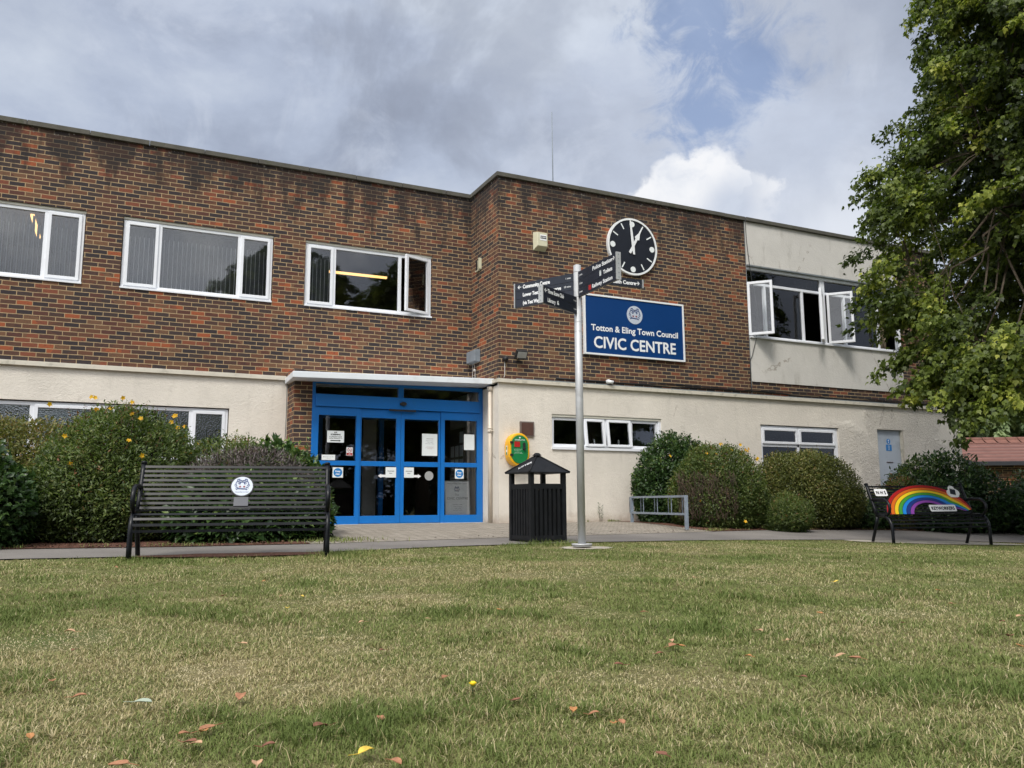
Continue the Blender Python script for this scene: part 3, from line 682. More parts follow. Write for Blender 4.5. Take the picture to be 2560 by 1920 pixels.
# rendered bay: panels above and below the long strip of casements
b = MB(); b.box(9.995, 14.70, YP-0.02, YP+0.05, G+2.90, TOPZ-0.012); b.build('rendered_panel', M['render_panel'], bld)
b = MB(); b.box(10.0, 14.70, YP-0.02, YP+0.05, G+0.30, G+1.255); b.build('rendered_panel', M['render_panel'], bld)
b = MB(); b.box(9.985, 9.994, YP-0.012, YP+0.05, G+0.0, TOPZ-0.012); b.box(9.995, 14.70, YP-0.045, YP+0.05, G+2.868, G+2.898); b.build('lead_flashing', M['lead'], bld)
x0, x1, z0, z1 = 9.995, 14.70, G+1.262, G+2.865; y = YP+0.04; tz = G+2.50
MXC = 12.28
b = MB(); fw = 0.05
b.box(x0, x1, y-0.03, y+0.06, z1-0.06, z1); b.box(x0, x1, y, y+0.07, z0+0.03, z0+0.03+fw)
for xm, hw in ((x0+0.025, 0.025), (MXC, 0.065), (x1-0.025, 0.025)): b.box(xm-hw, xm+hw, y, y+0.07, z0+0.03+fw, z1-0.06)
for a, c in ((x0+0.05, MXC-0.065), (MXC+0.065, x1-0.05)): b.box(a, c, y, y+0.07, tz-0.03, tz+0.03)
for xm in (10.535, 11.64, 12.955, 14.035): b.box(xm-0.03, xm+0.03, y, y+0.07, z0+0.08, tz-0.03)
fr = b.build('window', M['upvc'], bld, 0.004)
b = MB(); b.box(x0-0.005, x1+0.005, YP-0.06, y+0.02, z0-0.005, z0+0.028); b.build('sill', M['upvc'], fr, 0.004)
for a, c, lo, hi in ((x0+.05, MXC-.065, tz+.03, z1-.06), (MXC+.065, x1-.05, tz+.03, z1-.06), (10.565, 11.61, z0+.08, tz-.03), (12.985, 14.005, z0+.08, tz-.03)):
    pane('pane', fr, a, c, lo, hi, y+0.035)
for hx, sgn, wd in ((x0+0.01, 1, 0.53), (12.205, -1, 0.53), (12.36, 1, 0.56), (14.65, -1, 0.55)):
    an = 49 if sgn > 0 else 41
    Mx = Matrix.Translation((hx, y-0.03, 0)) @ Matrix.Rotation(R(-an*sgn), 4, 'Z')
    a, c = (0, wd) if sgn > 0 else (-wd, 0)
    b = MB(); sash(b, a, c, z0+0.05, tz-0.005, -0.03, w_=0.055, depth=0.06, Mx=Mx); b.build('casement', M['upvc'], fr, 0.005)
    pane('pane', fr, a+.05, c-.05, z0+0.10, tz-0.055, 0.0, Mx=Mx)
b = MB()
for k in range(9): b.tube([(14.10+0.06*k, YP+0.35+0.03*(k % 2), z0), (14.10+0.06*k, YP+0.35+0.03*(k % 2), tz)], 0.035, 8)
b.build('curtain', M['curtain'], fr)

# ---- entrance canopy (its left end has dropped a little)
b = MB(); zl, zr = 2.575, 2.667; xa, xb, yf, yb_, th = 0.325, 4.035, -1.12, 0.0, 0.105
def cz(x, y): return zl+(zr-zl)*(x-xa)/(xb-xa) if y < -0.5 else zl+0.03+(zr-zl-0.03)*(x-xa)/(xb-xa)
v = []
for (x, yy) in ((xa, yf), (xb, yf), (xb, YP*0.0-0.002), (xa+0.07, -0.002)):
    v.append((x, yy, cz(x, yy)-th)); v.append((x, yy, cz(x, yy)))
b.add(v, [(0,2,3,1),(2,4,5,3),(4,6,7,5),(6,0,1,7),(1,3,5,7),(0,6,4,2)])
b.build('canopy', M['canopy'], bld, 0.008)
# threshold, downpipe
b = MB(); b.box(0.77, 4.0, -0.80, -0.45, -0.02, 0.022); b.build('threshold', M['stone'], bld)
b = MB(); b.tube([(3.955, -1.03, 0.02), (3.955, -1.03, 2.50)], 0.036, 14)
b.tube([(3.955, -1.03, 1.66), (3.955, -1.03, 1.72)], 0.046, 14); b.tube([(3.955, -1.03, 1.735), (3.955, -1.03, 1.75)], 0.05, 14); b.tube([(3.955, -1.03, 2.44), (3.955, -1.03, 2.52)], [0.05, 0.058], 14)
b.box(3.93, 3.99, -1.09, -0.97, 1.69, 1.71); b.build('downpipe', M['pipe'], bld)

# ---- blue automatic entrance
YE = -0.60
b = MB(); y0, y1 = YE, YE+0.07
b.box(0.768, 0.822, y0, y1, 0.02, 2.54); b.box(3.925, 4.0, y0, y1, 0.02, 2.54); b.box(0.822, 3.925, y0, y1, 2.47, 2.54); b.box(2.327, 2.425, y0, y1, 2.285, 2.47)
b.box(0.822, 3.925, y0-0.04, y1, 2.065, 2.28)                       # header housing
# fixed side screens
for a, c, g0, g1 in ((0.822, 1.63, 0.885, 1.555), (3.155, 3.925, 3.228, 3.882)):
    b.box(a, g0, y0, y1, 0.02, 2.062); b.box(g1, c, y0, y1, 0.02, 2.062)
    b.box(g0, g1, y0, y1, 1.915, 2.062); b.box(g0, g1, y0, y1, 1.04, 1.122); b.box(g0, g1, y0, y1, 0.02, 0.163)
scr = b.build('entrance_screen', M['blue'], bld, 0.003)
for a, c, lo, hi in ((0.822, 2.327, 2.285, 2.47), (2.425, 3.925, 2.285, 2.47), (0.885, 1.555, 1.122, 1.915), (0.885, 1.555, 0.163, 1.04), (3.228, 3.882, 1.122, 1.915), (3.228, 3.882, 0.163, 1.04)):
    pane('pane', scr, a, c, lo, hi, y0+0.035, M['glass_door'])
for a, c, g0, g1 in ((1.634, 2.384, 1.655, 2.300), (2.388, 3.150, 2.453, 3.115)):
    b = MB(); yd = y0+0.02
    b.box(a, g0, yd, yd+0.05, 0.03, 2.055); b.box(g1, c, yd, yd+0.05, 0.03, 2.055)
    b.box(g0, g1, yd, yd+0.05, 1.90, 2.055); b.box(g0, g1, yd, yd+0.05, 1.037, 1.124); b.box(g0, g1, yd, yd+0.05, 0.03, 0.163)
    b.build('door_leaf', M['blue'], scr, 0.003)
    pane('pane', scr, g0, g1, 1.124, 1.90, yd+0.025, M['glass_door']); pane('pane', scr, g0, g1, 0.163, 1.037, yd+0.025, M['glass_door'])
b = MB(); b.prism(wallM(2.395, y0-0.04, 2.165), [(0.062*math.cos(a), 0.036*math.sin(a)) for a in [math.pi*2*k/20 for k in range(20)]], 0, 0.06); b.build('door_sensor', M['dark'], scr, 0.01)
b = MB(); b.box(2.14, 2.645, y0-0.055, y0-0.042, 2.03, 2.062); b.build('sensor_bar', M['dark'], scr)

# grey service door
x0, x1, z0, z1 = D2; b = MB(); b.box(x0+0.01, x1-0.01, YP+0.07, YP+0.11, -0.5, z1-0.005); sd = b.build('service_door', M['door_grey'], bld)
b = MB(); b.box(14.53, 14.565, YP+0.02, YP+0.07, z0, z1-0.01); b.build('door_frame', M['ledge'], sd)
b = MB(); b.box(14.03, 14.24, YP+0.058, YP+0.069, 1.27, 1.285); b.build('letter_slot', M['brownmetal'], sd)
b = MB(); b.box(16.08, 16.20, YP-0.12, YP-0.01, G+0.0, G+0.42); b.build('corner_box', M['alu'], bld)

# ------------------------------------------------------------------ council crest (used on the big sign, the bench and the floor poster)
def crest(parent, Mx, r, disc=True, words=False, name='crest'):
    b = MB()
    if disc: b.prism(Mx, circle(0, 0, r, n=48), 0.0, 0.004, 0)
    k = r; z0, z1 = 0.0045, 0.0055
    if not disc: z0, z1 = 0.0005, 0.0015
    def poly(pts, mi): b.prism(Mx, [(p[0]*k, p[1]*k) for p in pts], z0, z1, mi)
    def stroke(pts, wd, mi):
        # wd: (start, end) half widths
        n = len(pts); L = []; Rr = []
        for i, p in enumerate(pts):
            q = pts[min(i+1, n-1)]; o = pts[max(i-1, 0)]; dx, dy = q[0]-o[0], q[1]-o[1]; l = math.hypot(dx, dy) or 1
            h = wd[0]+(wd[1]-wd[0])*i/(n-1); L.append((p[0]-dy/l*h, p[1]+dx/l*h)); Rr.append((p[0]+dy/l*h, p[1]-dx/l*h))
        for i in range(n-1): poly([L[i], L[i+1], Rr[i+1], Rr[i]], mi)
    for s in (-1, 1):
        m_ = lambda pts: [(p[0]*s, p[1]) for p in pts]
        stroke(m_([(0.02, 0.50), (0.14, 0.56), (0.30, 0.52), (0.42, 0.46), (0.56, 0.40), (0.62, 0.25), (0.60, 0.08), (0.52, -0.04)]), (0.055, 0.035), 1)
        stroke(m_([(0.52, -0.04), (0.58, -0.10), (0.68, -0.08), (0.72, 0.03), (0.70, 0.12), (0.62, 0.16)]), (0.035, 0.02), 1)
        stroke(m_([(0.42, 0.46), (0.50, 0.54), (0.48, 0.66), (0.36, 0.70), (0.24, 0.66)]), (0.025, 0.07), 1)
        stroke(m_([(0.28, 0.34), (0.40, 0.30), (0.42, 0.20), (0.34, 0.18), (0.32, 0.26)]), (0.02, 0.01), 1)
        stroke(m_([(0.40, -0.30), (0.50, -0.22), (0.60, -0.26), (0.62, -0.36)]), (0.05, 0.02), 1)
        poly(m_([(0.13, 0.40), (0.34, 0.42), (0.27, 0.28), (0.30, 0.16), (0.33, 0.12), (0.17, 0.12), (0.15, 0.26)]), 1)
        cx = 0.20*s
        b.prism(Mx, [((cx+0.10*(1+0.18*math.cos(5*a))*math.cos(a+math.pi/2))*k, (-0.14+0.10*(1+0.18*math.cos(5*a))*math.sin(a+math.pi/2))*k) for a in [2*math.pi*i/30 for i in range(30)]], z0, z1, 2)
    poly([(-0.18, 0.42), (0.18, 0.42), (0.15, 0.32), (-0.15, 0.32)], 1)
    poly([(-0.05, 0.56), (0.05, 0.56), (0.04, 0.44), (-0.04, 0.44)], 3)
    stroke([(-0.40, -0.02), (-0.40, -0.24), (-0.20, -0.34), (0.0, -0.30), (0.20, -0.34), (0.40, -0.24), (0.40, -0.02)], (0.008, 0.008), 3)
    stroke([(-0.58, -0.46), (-0.42, -0.36), (-0.15, -0.37), (0.05, -0.40), (0.3, -0.40), (0.52, -0.48)], (0.055, 0.055), 1)
    return b.build(name, [M['crest_white'], M['crest_blue'], M['crest_red'], M['grey_print']], parent)

# ------------------------------------------------------------------ big blue sign
YS = YP-0.06
root = empty('name_sign', (7.01, YP, 3.23)); tag(root, 'large navy name sign with white frame, crest and white lettering on the brick wall', 'sign')
def P_(o, root):   # keep world placement of a part built in world coordinates
    o.parent = root; o.matrix_parent_inverse = Matrix.Translation(-root.location); return o
b = MB(); b.box(5.83, 8.19, YS+0.01, YP-0.006, 3.245, 4.42); P_(b.build('sign_board', M['navy']), root)
b = MB()
x0, x1, z0, z1 = 5.812, 8.21, 3.228, 4.44; t_ = 0.035
b.box(x0, x1, YS-0.005, YP-0.003, z0, z0+t_); b.box(x0, x1, YS-0.005, YP-0.003, z1-t_, z1); b.box(x0, x0+t_, YS-0.005, YP-0.003, z0+t_, z1-t_); b.box(x1-t_, x1, YS-0.005, YP-0.003, z0+t_, z1-t_)
P_(b.build('sign_frame', M['white'], None, 0.003), root)
SM = wallM(0, YS+0.008, 0)
P_(lettering('lettering', [("Totton & Eling Town Council", SM, 5.975, 8.045, 3.715, 0.125, 0.012, 'FIT'), ("CIVIC CENTRE", SM, 6.035, 7.980, 3.375, 0.235, 0.011, 'FIT')], M['white_print'], None), root)
P_(crest(None, wallM(6.995, YS+0.009, 4.105), 0.187), root)

# ------------------------------------------------------------------ wall clock
CX, CZ, CR = 6.99, 5.529, 0.597
root = empty('wall_clock', (CX, YP, CZ)); tag(root, 'round black clock with white rim and hands near one o clock on the brick wall', 'clock')
b = MB(); b.prism(wallM(CX, YP-0.02, CZ), circle(0, 0, CR-0.03, n=72), -0.016, 0.03); P_(b.build('clock_face', M['satin']), root)
b = MB(); n = 72
for i in range(n):
    a0, a1 = 2*math.pi*i/n, 2*math.pi*(i+1)/n; ri, ro = CR-0.038, CR
    pr = [(ri, -0.018), (ro, -0.018), (ro, 0.045), (ri, 0.045)]; W = wallM(CX, YP-0.02, CZ)
    A = [W @ Vector((q[0]*math.cos(a0), q[0]*math.sin(a0), q[1])) for q in pr]; B = [W @ Vector((q[0]*math.cos(a1), q[0]*math.sin(a1), q[1])) for q in pr]
    b.add(A+B, [(k, (k+1) % 4, (k+1) % 4+4, k+4) for k in range(4)], 0)
P_(b.build('clock_rim', M['white']), root)
b = MB(); W = wallM(CX, YP-0.052, CZ)
for h in range(12):
    a = R(90-30*h); c, s = math.cos(a), math.sin(a)
    if h % 3 == 0: b.prism(W, circle(0.475*c, 0.475*s, 0.060, n=28), 0, 0.004)
    else:
        q = [(0.40, -0.013), (0.53, -0.013), (0.53, 0.013), (0.40, 0.013)]; b.prism(W, [(p[0]*c-p[1]*s, p[0]*s+p[1]*c) for p in q], 0, 0.004)
P_(b.build('hour_mark', M['paper']), root)
def hand(name, deg, pts, z):
    a = R(90-deg); c, s = math.cos(a), math.sin(a); b = MB(); b.prism(W, [(p[0]*c-p[1]*s, p[0]*s+p[1]*c) for p in pts], z, z+0.008); P_(b.build(name, M['white']), root)
hand('minute_hand', -6, [(-0.17, -0.018), (-0.16, 0.022), (0.0, 0.032), (0.52, 0.017), (0.575, 0.0), (0.52, -0.017), (0.0, -0.032)], 0.022)
hand('hour_hand', 29, [(-0.16, -0.028), (-0.16, 0.028), (0.0, 0.024), (0.19, 0.026), (0.21, 0.062), (0.33, 0.018), (0.48, 0.012), (0.48, -0.012), (0.33, -0.018), (0.21, -0.062), (0.19, -0.026), (0.0, -0.024)], 0.012)

# ------------------------------------------------------------------ alarm box, floodlight, sensor, camera, grey junction box, vent
root = empty('alarm_box', (4.86, YP, 5.34)); tag(root, 'cream burglar alarm box high on the brick corner beside the clock', 'alarm box')
b = MB(); x0, x1, z0, z1 = 4.735, 5.005, 5.16, 5.535
f = [(x0+0.05, YP-0.11, z0+0.09), (x1-0.005, YP-0.11, z0+0.09), (x1-0.005, YP-0.11, z1-0.02), (x0+0.05, YP-0.11, z1-0.02)]; k = [(x0, YP-0.002, z0+0.01), (x1, YP-0.002, z0+0.01), (x1, YP-0.002, z1), (x0, YP-0.002, z1)]
b.add(f+k, [(0,1,2,3),(7,6,5,4),(0,4,5,1),(1,5,6,2),(2,6,7,3),(3,7,4,0)]); P_(b.build('alarm_cover', M['cream'], None, 0.008), root)
b = MB(); b.box(x0+0.10, x1-0.03, YP-0.114, YP-0.111, z0+0.20, z1-0.06); P_(b.build('label_plate', M['white_print']), root)
b = MB(); b.box(x0+0.11, x1-0.04, YP-0.116, YP-0.1145, z0+0.235, z0+0.29); P_(b.build('label_band', M['black_print']), root)
P_(lettering('lettering', [("SECURITY", wallM(0, YP-0.1165, 0), x0+0.118, x1-0.048, z0+0.248, 0.028, 0.01, 'FIT')], M['white_print'], None), root)

root = empty('floodlight', (4.41, YP, 3.09)); tag(root, 'small black floodlight on the brick wall left of the big sign', 'floodlight')
Mx = Matrix.Translation((4.41, YP-0.13, 3.10)) @ Matrix.Rotation(R(32), 4, 'X')
b = MB(); b.mbox(Mx, -0.11, 0.11, -0.03, 0.05, -0.075, 0.075); P_(b.build('lamp_body', M['dark'], None, 0.01), root)
b = MB(); b.mbox(Mx, -0.092, 0.092, -0.036, -0.0305, -0.058, 0.058); P_(b.build('lamp_glass', M['alu']), root)
b = MB(); b.tube([(4.30, YP-0.13, 3.09), (4.30, YP-0.06, 3.03), (4.41, YP-0.01, 3.02), (4.52, YP-0.06, 3.03), (4.52, YP-0.13, 3.09)], 0.010, 6); b.tube([(4.38, YP-0.09, 3.05), (4.36, YP-0.02, 2.97), (4.25, YP-0.012, 2.955), (4.14, YP-0.03, 2.985)], 0.005, 5); P_(b.build('bracket', M['dark']), root)
root = empty('motion_sensor', (4.125, YP, 3.02)); tag(root, 'black round sensor on the brick corner with a white cable below it', 'sensor')
b = MB(); b.tube([(4.125, YP, 3.02), (4.125, YP-0.035, 3.02), (4.125, YP-0.065, 3.0), (4.125, YP-0.085, 2.985)], [0.045, 0.05, 0.048, 0.025], 14); P_(b.build('sensor_body', M['dark']), root)
b = MB(); b.tube([(4.125, YP-0.012, 2.97), (4.123, YP-0.012, 2.80), (4.121, YP-0.014, 2.70), (4.10, YP-0.02, 2.662)], 0.006, 6); P_(b.build('sensor_cable', M['cable_white']), root)
root = empty('dome_camera', (6.35, YP, 2.715)); tag(root, 'small white security camera on the brickwork just above the cream ledge', 'camera')
b = MB(); b.tube([(6.35, YP, 2.715), (6.35, YP-0.05, 2.715)], 0.045, 16); b.tube([(6.30, YP-0.065, 2.72), (6.42, YP-0.10, 2.695)], [0.03, 0.034], 14); P_(b.build('camera_body', M['white'], None), root)
b = MB(); b.tube([(6.42, YP-0.10, 2.695), (6.432, YP-0.1035, 2.6925)], 0.026, 14); P_(b.build('camera_lens', M['dark']), root)
root = empty('junction_box', (3.94, -0.25, 3.2)); tag(root, 'grey plastic junction box in the inner brick corner above the canopy', 'junction box')
b = MB(); b.box(3.885, 3.93, -0.468, -0.04, 3.098, 3.325); P_(b.build('box_cover', M['lamp_grey'], None, 0.01), root)
b = MB(); b.box(3.93, 4.001, -0.475, -0.033, 3.09, 3.333); P_(b.build('box_back', M['lamp_grey'], None, 0.006), root)
b = MB(); b.tube([(3.98, -0.20, 3.1), (3.985, -0.22, 3.02), (3.98, -0.24, 2.95)], 0.006, 6); b.tube([(3.975, -0.26, 2.93), (3.975, -0.26, 2.97)], 0.028, 10); b.tube([(3.985, -0.25, 2.94), (3.985, -0.25, 2.70)], 0.006, 6); b.tube([(3.985, -0.13, 3.1), (3.985, -0.13, 2.70)], 0.005, 6); P_(b.build('box_cable', M['cable_white']), root)
root = empty('wall_vent', (4.0, -0.39, 5.03)); tag(root, 'small dark vent with a pale surround on the brick return wall', 'vent')
b = MB(); b.box(3.985, 4.001, -0.50, -0.29, 4.93, 5.13); P_(b.build('vent_grille', M['dark']), root)
b = MB(); b.box(3.945, 4.0, -0.535, -0.505, 4.93, 5.15); b.box(3.975, 4.0, -0.40, -0.392, 4.93, 5.13); b.box(3.965, 4.0, -0.505, -0.29, 4.915, 4.929); P_(b.build('vent_surround', M['cream']), root)
root = empty('aerial', (7.0, 2.0, 6.2)); tag(root, 'thin whip aerial standing on the flat roof against the sky', 'aerial')
b = MB(); b.tube([(7.0, 2.0, 6.2), (7.0, 2.0, 8.6), (6.995, 2.0, 9.98)], [0.018, 0.014, 0.009], 8); P_(b.build('whip', M['lamp_grey']), root)
b = MB(); b.tube([(7.0, 2.0, 6.2), (7.0, 2.0, 8.15)], 0.024, 8); P_(b.build('mast', M['lamp_grey']), root)

# loose black cable down the rendered bay and the bundle along the ledge
b = MB(); b.tube([(9.985, YP-0.055, 6.60), (10.0, YP-0.045, 6.1), (10.054, YP-0.05, 5.50), (10.10, YP-0.06, 5.1), (10.14, YP-0.075, 4.83), (10.19, YP-0.08, 4.25), (10.175, YP-0.07, 4.05), (10.128, YP-0.04, 3.82), (10.02, YP-0.035, 3.5), (9.965, YP-0.02, 3.38), (9.96, YP-0.02, 2.70)], 0.007, 6)
tag(b.build('cable', M['cable']), 'loose black cable hanging down the left edge of the upstairs rendered bay', 'cable')
b = MB(); rr = random.Random(11)
for k in range(4):
    pts = []; x = 5.2+0.7*k; ph = rr.random()*6
    while x < 16.3:
        pts.append((x, YP-0.012-0.012*k, G+0.035+0.016*k+0.012*math.sin(x*1.1+ph)+(0.045 if x < 11+k else 0.02)-0.015*rr.random())); x += 0.35
    b.tube(pts, 0.007 if k else 0.012, 6)
tag(b.build('cable_bundle', M['cable']), 'black cables lying along the top of the cream ledge under the brickwork', 'cable')
b = MB(); b.tube([(0.40, -0.03, 2.64), (0.46, -0.03, 2.72), (0.56, -0.03, 2.79), (0.70, -0.02, 2.785), (0.9, -0.015, 2.745), (1.4, -0.012, 2.73), (2.2, -0.012, 2.722)], 0.007, 6)
tag(b.build('cable', M['cable']), 'short black cable curling off the left end of the white canopy', 'cable')
b = MB(); b.tube([(0.425, -0.06, 2.5), (0.43, -0.05, 2.0), (0.42, -0.05, 1.2), (0.43, -0.05, 0.3)], 0.006, 6)
tag(b.build('cable', M['cable']), 'black cable running down beside the brick pier', 'cable')

# ------------------------------------------------------------------ defibrillator cabinet and plaque
root = empty('defibrillator_cabinet', (4.33, YP, 1.34)); tag(root, 'yellow and green defibrillator cabinet on the cream wall behind the bin', 'defibrillator')
def stadium(w_, h_, n=12):
    r = w_/2; s = h_/2-r; return [(r*math.cos(a), s+r*math.sin(a)) for a in [math.pi*i/n for i in range(n+1)]]+[(-r*math.cos(a), -s-r*math.sin(a)) for a in [math.pi*i/n for i in range(n+1)]]
Wc = wallM(4.325, YP, 1.335)
b = MB(); b.prism(Wc, stadium(0.42, 0.60), 0.005, 0.20); P_(b.build('cabinet_body', M['yellow'], None, 0.022), root)
b = MB(); b.prism(Wc, stadium(0.335, 0.515), 0.19, 0.214); dr = P_(b.build('cabinet_door', M['green'], None, 0.006), root)
b = MB(); b.box(4.215, 4.325, YP-0.222, YP-0.2145, 1.375, 1.475); P_(b.build('viewing_window', M['red']), root)
b = MB(); b.prism(wallM(4.405, YP-0.215, 1.40), stadium(0.045, 0.12), 0, 0.03); b.prism(wallM(4.405, YP-0.215, 1.345), circle(0, 0, 0.026), 0, 0.035); P_(b.build('door_handle', M['dark'], None, 0.004), root)
b = MB()
for z in (1.235, 1.46): b.box(4.135, 4.19, YP-0.222, YP-0.195, z-0.02, z+0.02)
P_(b.build('hinge', M['dark']), root)
Wt = wallM(0, YP-0.2146, 0)
items = [("DEFIBRILLATOR", Wt, 4.225, 4.425, 1.495, 0.022, 0.01, 'FIT')]+[(s_, Wt, 4.21, 4.21+w_, z, 0.009, 0.0, 'FIT') for s_, w_, z in
  (("To open this cabinet call", .16, 1.335), ("999 and ask for the code", .14, 1.318), ("Turn the handle", .10, 1.301), ("take out the defibrillator", .15, 1.275), ("and follow the instructions", .17, 1.258))]
P_(lettering('lettering', items, M['white_print'], None), root)
b = MB(); b.prism(wallM(4.325, YP-0.2144, 1.545), [(0, -0.018), (-0.02, 0.004), (-0.012, 0.016), (0, 0.008), (0.012, 0.016), (0.02, 0.004)], 0, 0.001); P_(b.build('heart_mark', M['white_print']), root)
b = MB(); b.box(4.1125, 4.1145, YP-0.125, YP-0.075, 1.235, 1.40); P_(b.build('side_sticker', M['white_print']), root)
b = MB(); b.box(4.1105, 4.1122, YP-0.12, YP-0.08, 1.24, 1.285); b.box(4.1105, 4.1122, YP-0.115, YP-0.085, 1.33, 1.385); P_(b.build('side_sticker_mark', M['green']), root)
root = empty('wall_plaque', (4.57, YP, 1.72)); tag(root, 'brown metal plaque on the cream wall above the yellow cabinet', 'plaque')
b = MB(); b.box(4.425, 4.715, YP-0.03, YP-0.0, 1.585, 1.866); P_(b.build('plaque_frame', M['brownframe'], None, 0.003), root)
b = MB(); b.box(4.452, 4.69, YP-0.036, YP-0.0305, 1.612, 1.842); P_(b.build('plaque_face', M['brownmetal']), root)

# ------------------------------------------------------------------ notices stuck on the entrance glass
YN = YE-0.006
def notice(label, x0, x1, z0, z1, texts=(), y=YN, board='paper', extra=None, name='paper_notice', cat='notice', yw=None):
    root = empty(name, ((x0+x1)/2, y, z0)); tag(root, label, cat, 'notices on the entrance doors' if cat == 'notice' else None)
    b = MB(); b.box(x0, x1, y-0.002, y, z0, z1); P_(b.build('sheet', M[board]), root)
    W_ = wallM(0, y-0.0022, 0)
    by = {}
    for tx in texts: by.setdefault(tx[6], []).append((tx[0], W_, tx[1], tx[2], tx[3], tx[4], tx[5], 'C'))
    for mk, its in by.items(): P_(lettering('lettering', its, M[mk], None), root)
    if extra:
        for nm, mk, polys in extra:
            b = MB()
            for k, pl in enumerate(polys): b.prism(W_, pl, 0.0002+0.0004*k, 0.0009+0.0004*k)
            P_(b.build(nm, M[mk]), root)
    return root
def ring(cx, cz, ro, ri, n=36):
    out = []
    for i in range(n):
        a0, a1 = 2*math.pi*i/n, 2*math.pi*(i+1)/n
        out.append([(cx+ro*math.cos(a0), cz+ro*math.sin(a0)), (cx+ro*math.cos(a1), cz+ro*math.sin(a1)), (cx+ri*math.cos(a1), cz+ri*math.sin(a1)), (cx+ri*math.cos(a0), cz+ri*math.sin(a0))])
    return out
notice('white eye screening notice with an arrow on the left glass panel', 1.04, 1.338, 1.438, 1.642,
  [("EYE", 1.04, 1.338, 1.602, 0.022, 0.02, 'black_print'), ("SCREENING", 1.05, 1.328, 1.566, 0.024, 0.025, 'black_print'), ("AT COMMUNITY CENTRE", 1.05, 1.328, 1.530, 0.014, 0.02, 'black_print'), ("ACROSS THE ROAD AT 1-3", 1.05, 1.328, 1.504, 0.014, 0.02, 'black_print')],
  extra=[('arrow', 'black_print', [[(1.10, 1.462), (1.25, 1.462), (1.25, 1.455), (1.285, 1.470), (1.25, 1.486), (1.25, 1.478), (1.10, 1.478)]])])
b0 = notice('small red and white no smoking sign on the left glass panel', 1.387, 1.497, 1.212, 1.36, [("No", 1.39, 1.494, 1.243, 0.014, 0.01, 'white_print'), ("smoking", 1.395, 1.490, 1.222, 0.013, 0.01, 'white_print')],
  extra=[('red_band', 'red', [[(1.392, 1.216), (1.492, 1.216), (1.492, 1.262), (1.392, 1.262)]]), ('cigarette', 'black_print', [[(1.418, 1.300), (1.466, 1.312), (1.464, 1.320), (1.416, 1.308)]])])
b = MB(); W_ = wallM(0, YN-0.0022, 0)
for q in ring(1.442, 1.312, 0.042, 0.034): b.prism(W_, q, 0.001, 0.0016)
b.prism(W_, [(1.412, 1.338), (1.417, 1.343), (1.472, 1.286), (1.467, 1.281)], 0.001, 0.0017); P_(b.build('ban_ring', M['red']), b0)
for ch in b0.children:
    if ch.name.startswith('lettering'): ch.location.y = -0.002
notice('narrow white strip notice low on the left glass above the rail', 0.955, 1.19, 1.130, 1.222, [("Please use the other door", 0.965, 1.18, 1.180, 0.013, 0.0, 'grey_print'), ("Thank you", 1.0, 1.15, 1.155, 0.011, 0.0, 'grey_print')])
for x0, x1, z0, z1, lab in ((1.152, 1.335, 0.828, 1.006, 'square white sticker with a blue keep clear disc on the left glass panel'), (3.432, 3.607, 0.828, 1.008, 'square white sticker with a blue keep clear disc on the right glass panel')):
    cx, czz = (x0+x1)/2, (z0+z1)/2
    r_ = notice(lab, x0, x1, z0, z1, [("Keep", x0, x1, czz+0.008, 0.030, 0.02, 'white_print'), ("clear", x0, x1, czz-0.040, 0.030, 0.02, 'white_print')], extra=[('blue_disc', 'sticker_blue', [circle(cx, czz, 0.076)])])
    for ch in r_.children:
        if ch.name.startswith('lettering'): ch.location.y = -0.0012
for x0, x1, ax, lab in ((2.108, 2.303, 1.968, 'white automatic door sign with an arrow pointing left on the sliding door'), (2.453, 2.637, 2.775, 'white automatic door sign with an arrow pointing right on the sliding door')):
    s_ = -1 if ax < x0 else 1; e_ = x0 if s_ < 0 else x1
    notice(lab, x0, x1, 0.838, 1.022, [("Automatic", x0+0.02, x1-0.02, 0.945, 0.022, 0.012, 'grey_print'), ("door", x0+0.02, x1-0.02, 0.905, 0.022, 0.012, 'grey_print')], y=YN+0.018,
      extra=[('arrow', 'white_print', [[(e_, 0.845), (ax-s_*0.06, 0.845), (ax-s_*0.06, 0.828), (ax, 0.866), (ax-s_*0.06, 0.905), (ax-s_*0.06, 0.887), (e_, 0.887)][::s_]])])
notice('tall white opening times notice on the right sliding door', 2.79, 3.087, 1.241, 1.644, y=YN+0.018, texts=[("OPENING TIMES", 2.83, 3.05, 1.545, 0.014, 0.005, 'grey_print'), ("Monday to Thursday", 2.85, 3.03, 1.512, 0.013, 0.0, 'grey_print'), ("9.00am - 5.00pm", 2.86, 3.02, 1.484, 0.013, 0.0, 'grey_print'), ("Friday 9.00am - 4.30pm", 2.84, 3.04, 1.456, 0.013, 0.0, 'grey_print'),
  ("For other enquiries please", 2.84, 3.04, 1.400, 0.010, 0.0, 'crest_red'), ("telephone during office hours", 2.83, 3.05, 1.382, 0.010, 0.0, 'crest_red'), ("or visit the website", 2.86, 3.02, 1.364, 0.010, 0.0, 'crest_red')])
notice('blank looking white sheet with faint lines on the far right glass', 3.612, 3.822, 1.363, 1.656, [("- - - - - - - - - - - -", 3.63, 3.80, 1.60-0.022*k, 0.006, 0.0, 'alu') for k in range(8)])
# round pale disc on the right door
root = empty('glass_disc', (2.93, YN+0.018, 0.874)); tag(root, 'plain pale round disc sticker on the right sliding door', 'sticker')
b = MB(); b.prism(wallM(2.93, YN+0.018, 0.874), circle(0, 0, 0.083), 0, 0.002); P_(b.build('disc', M['alu']), root)
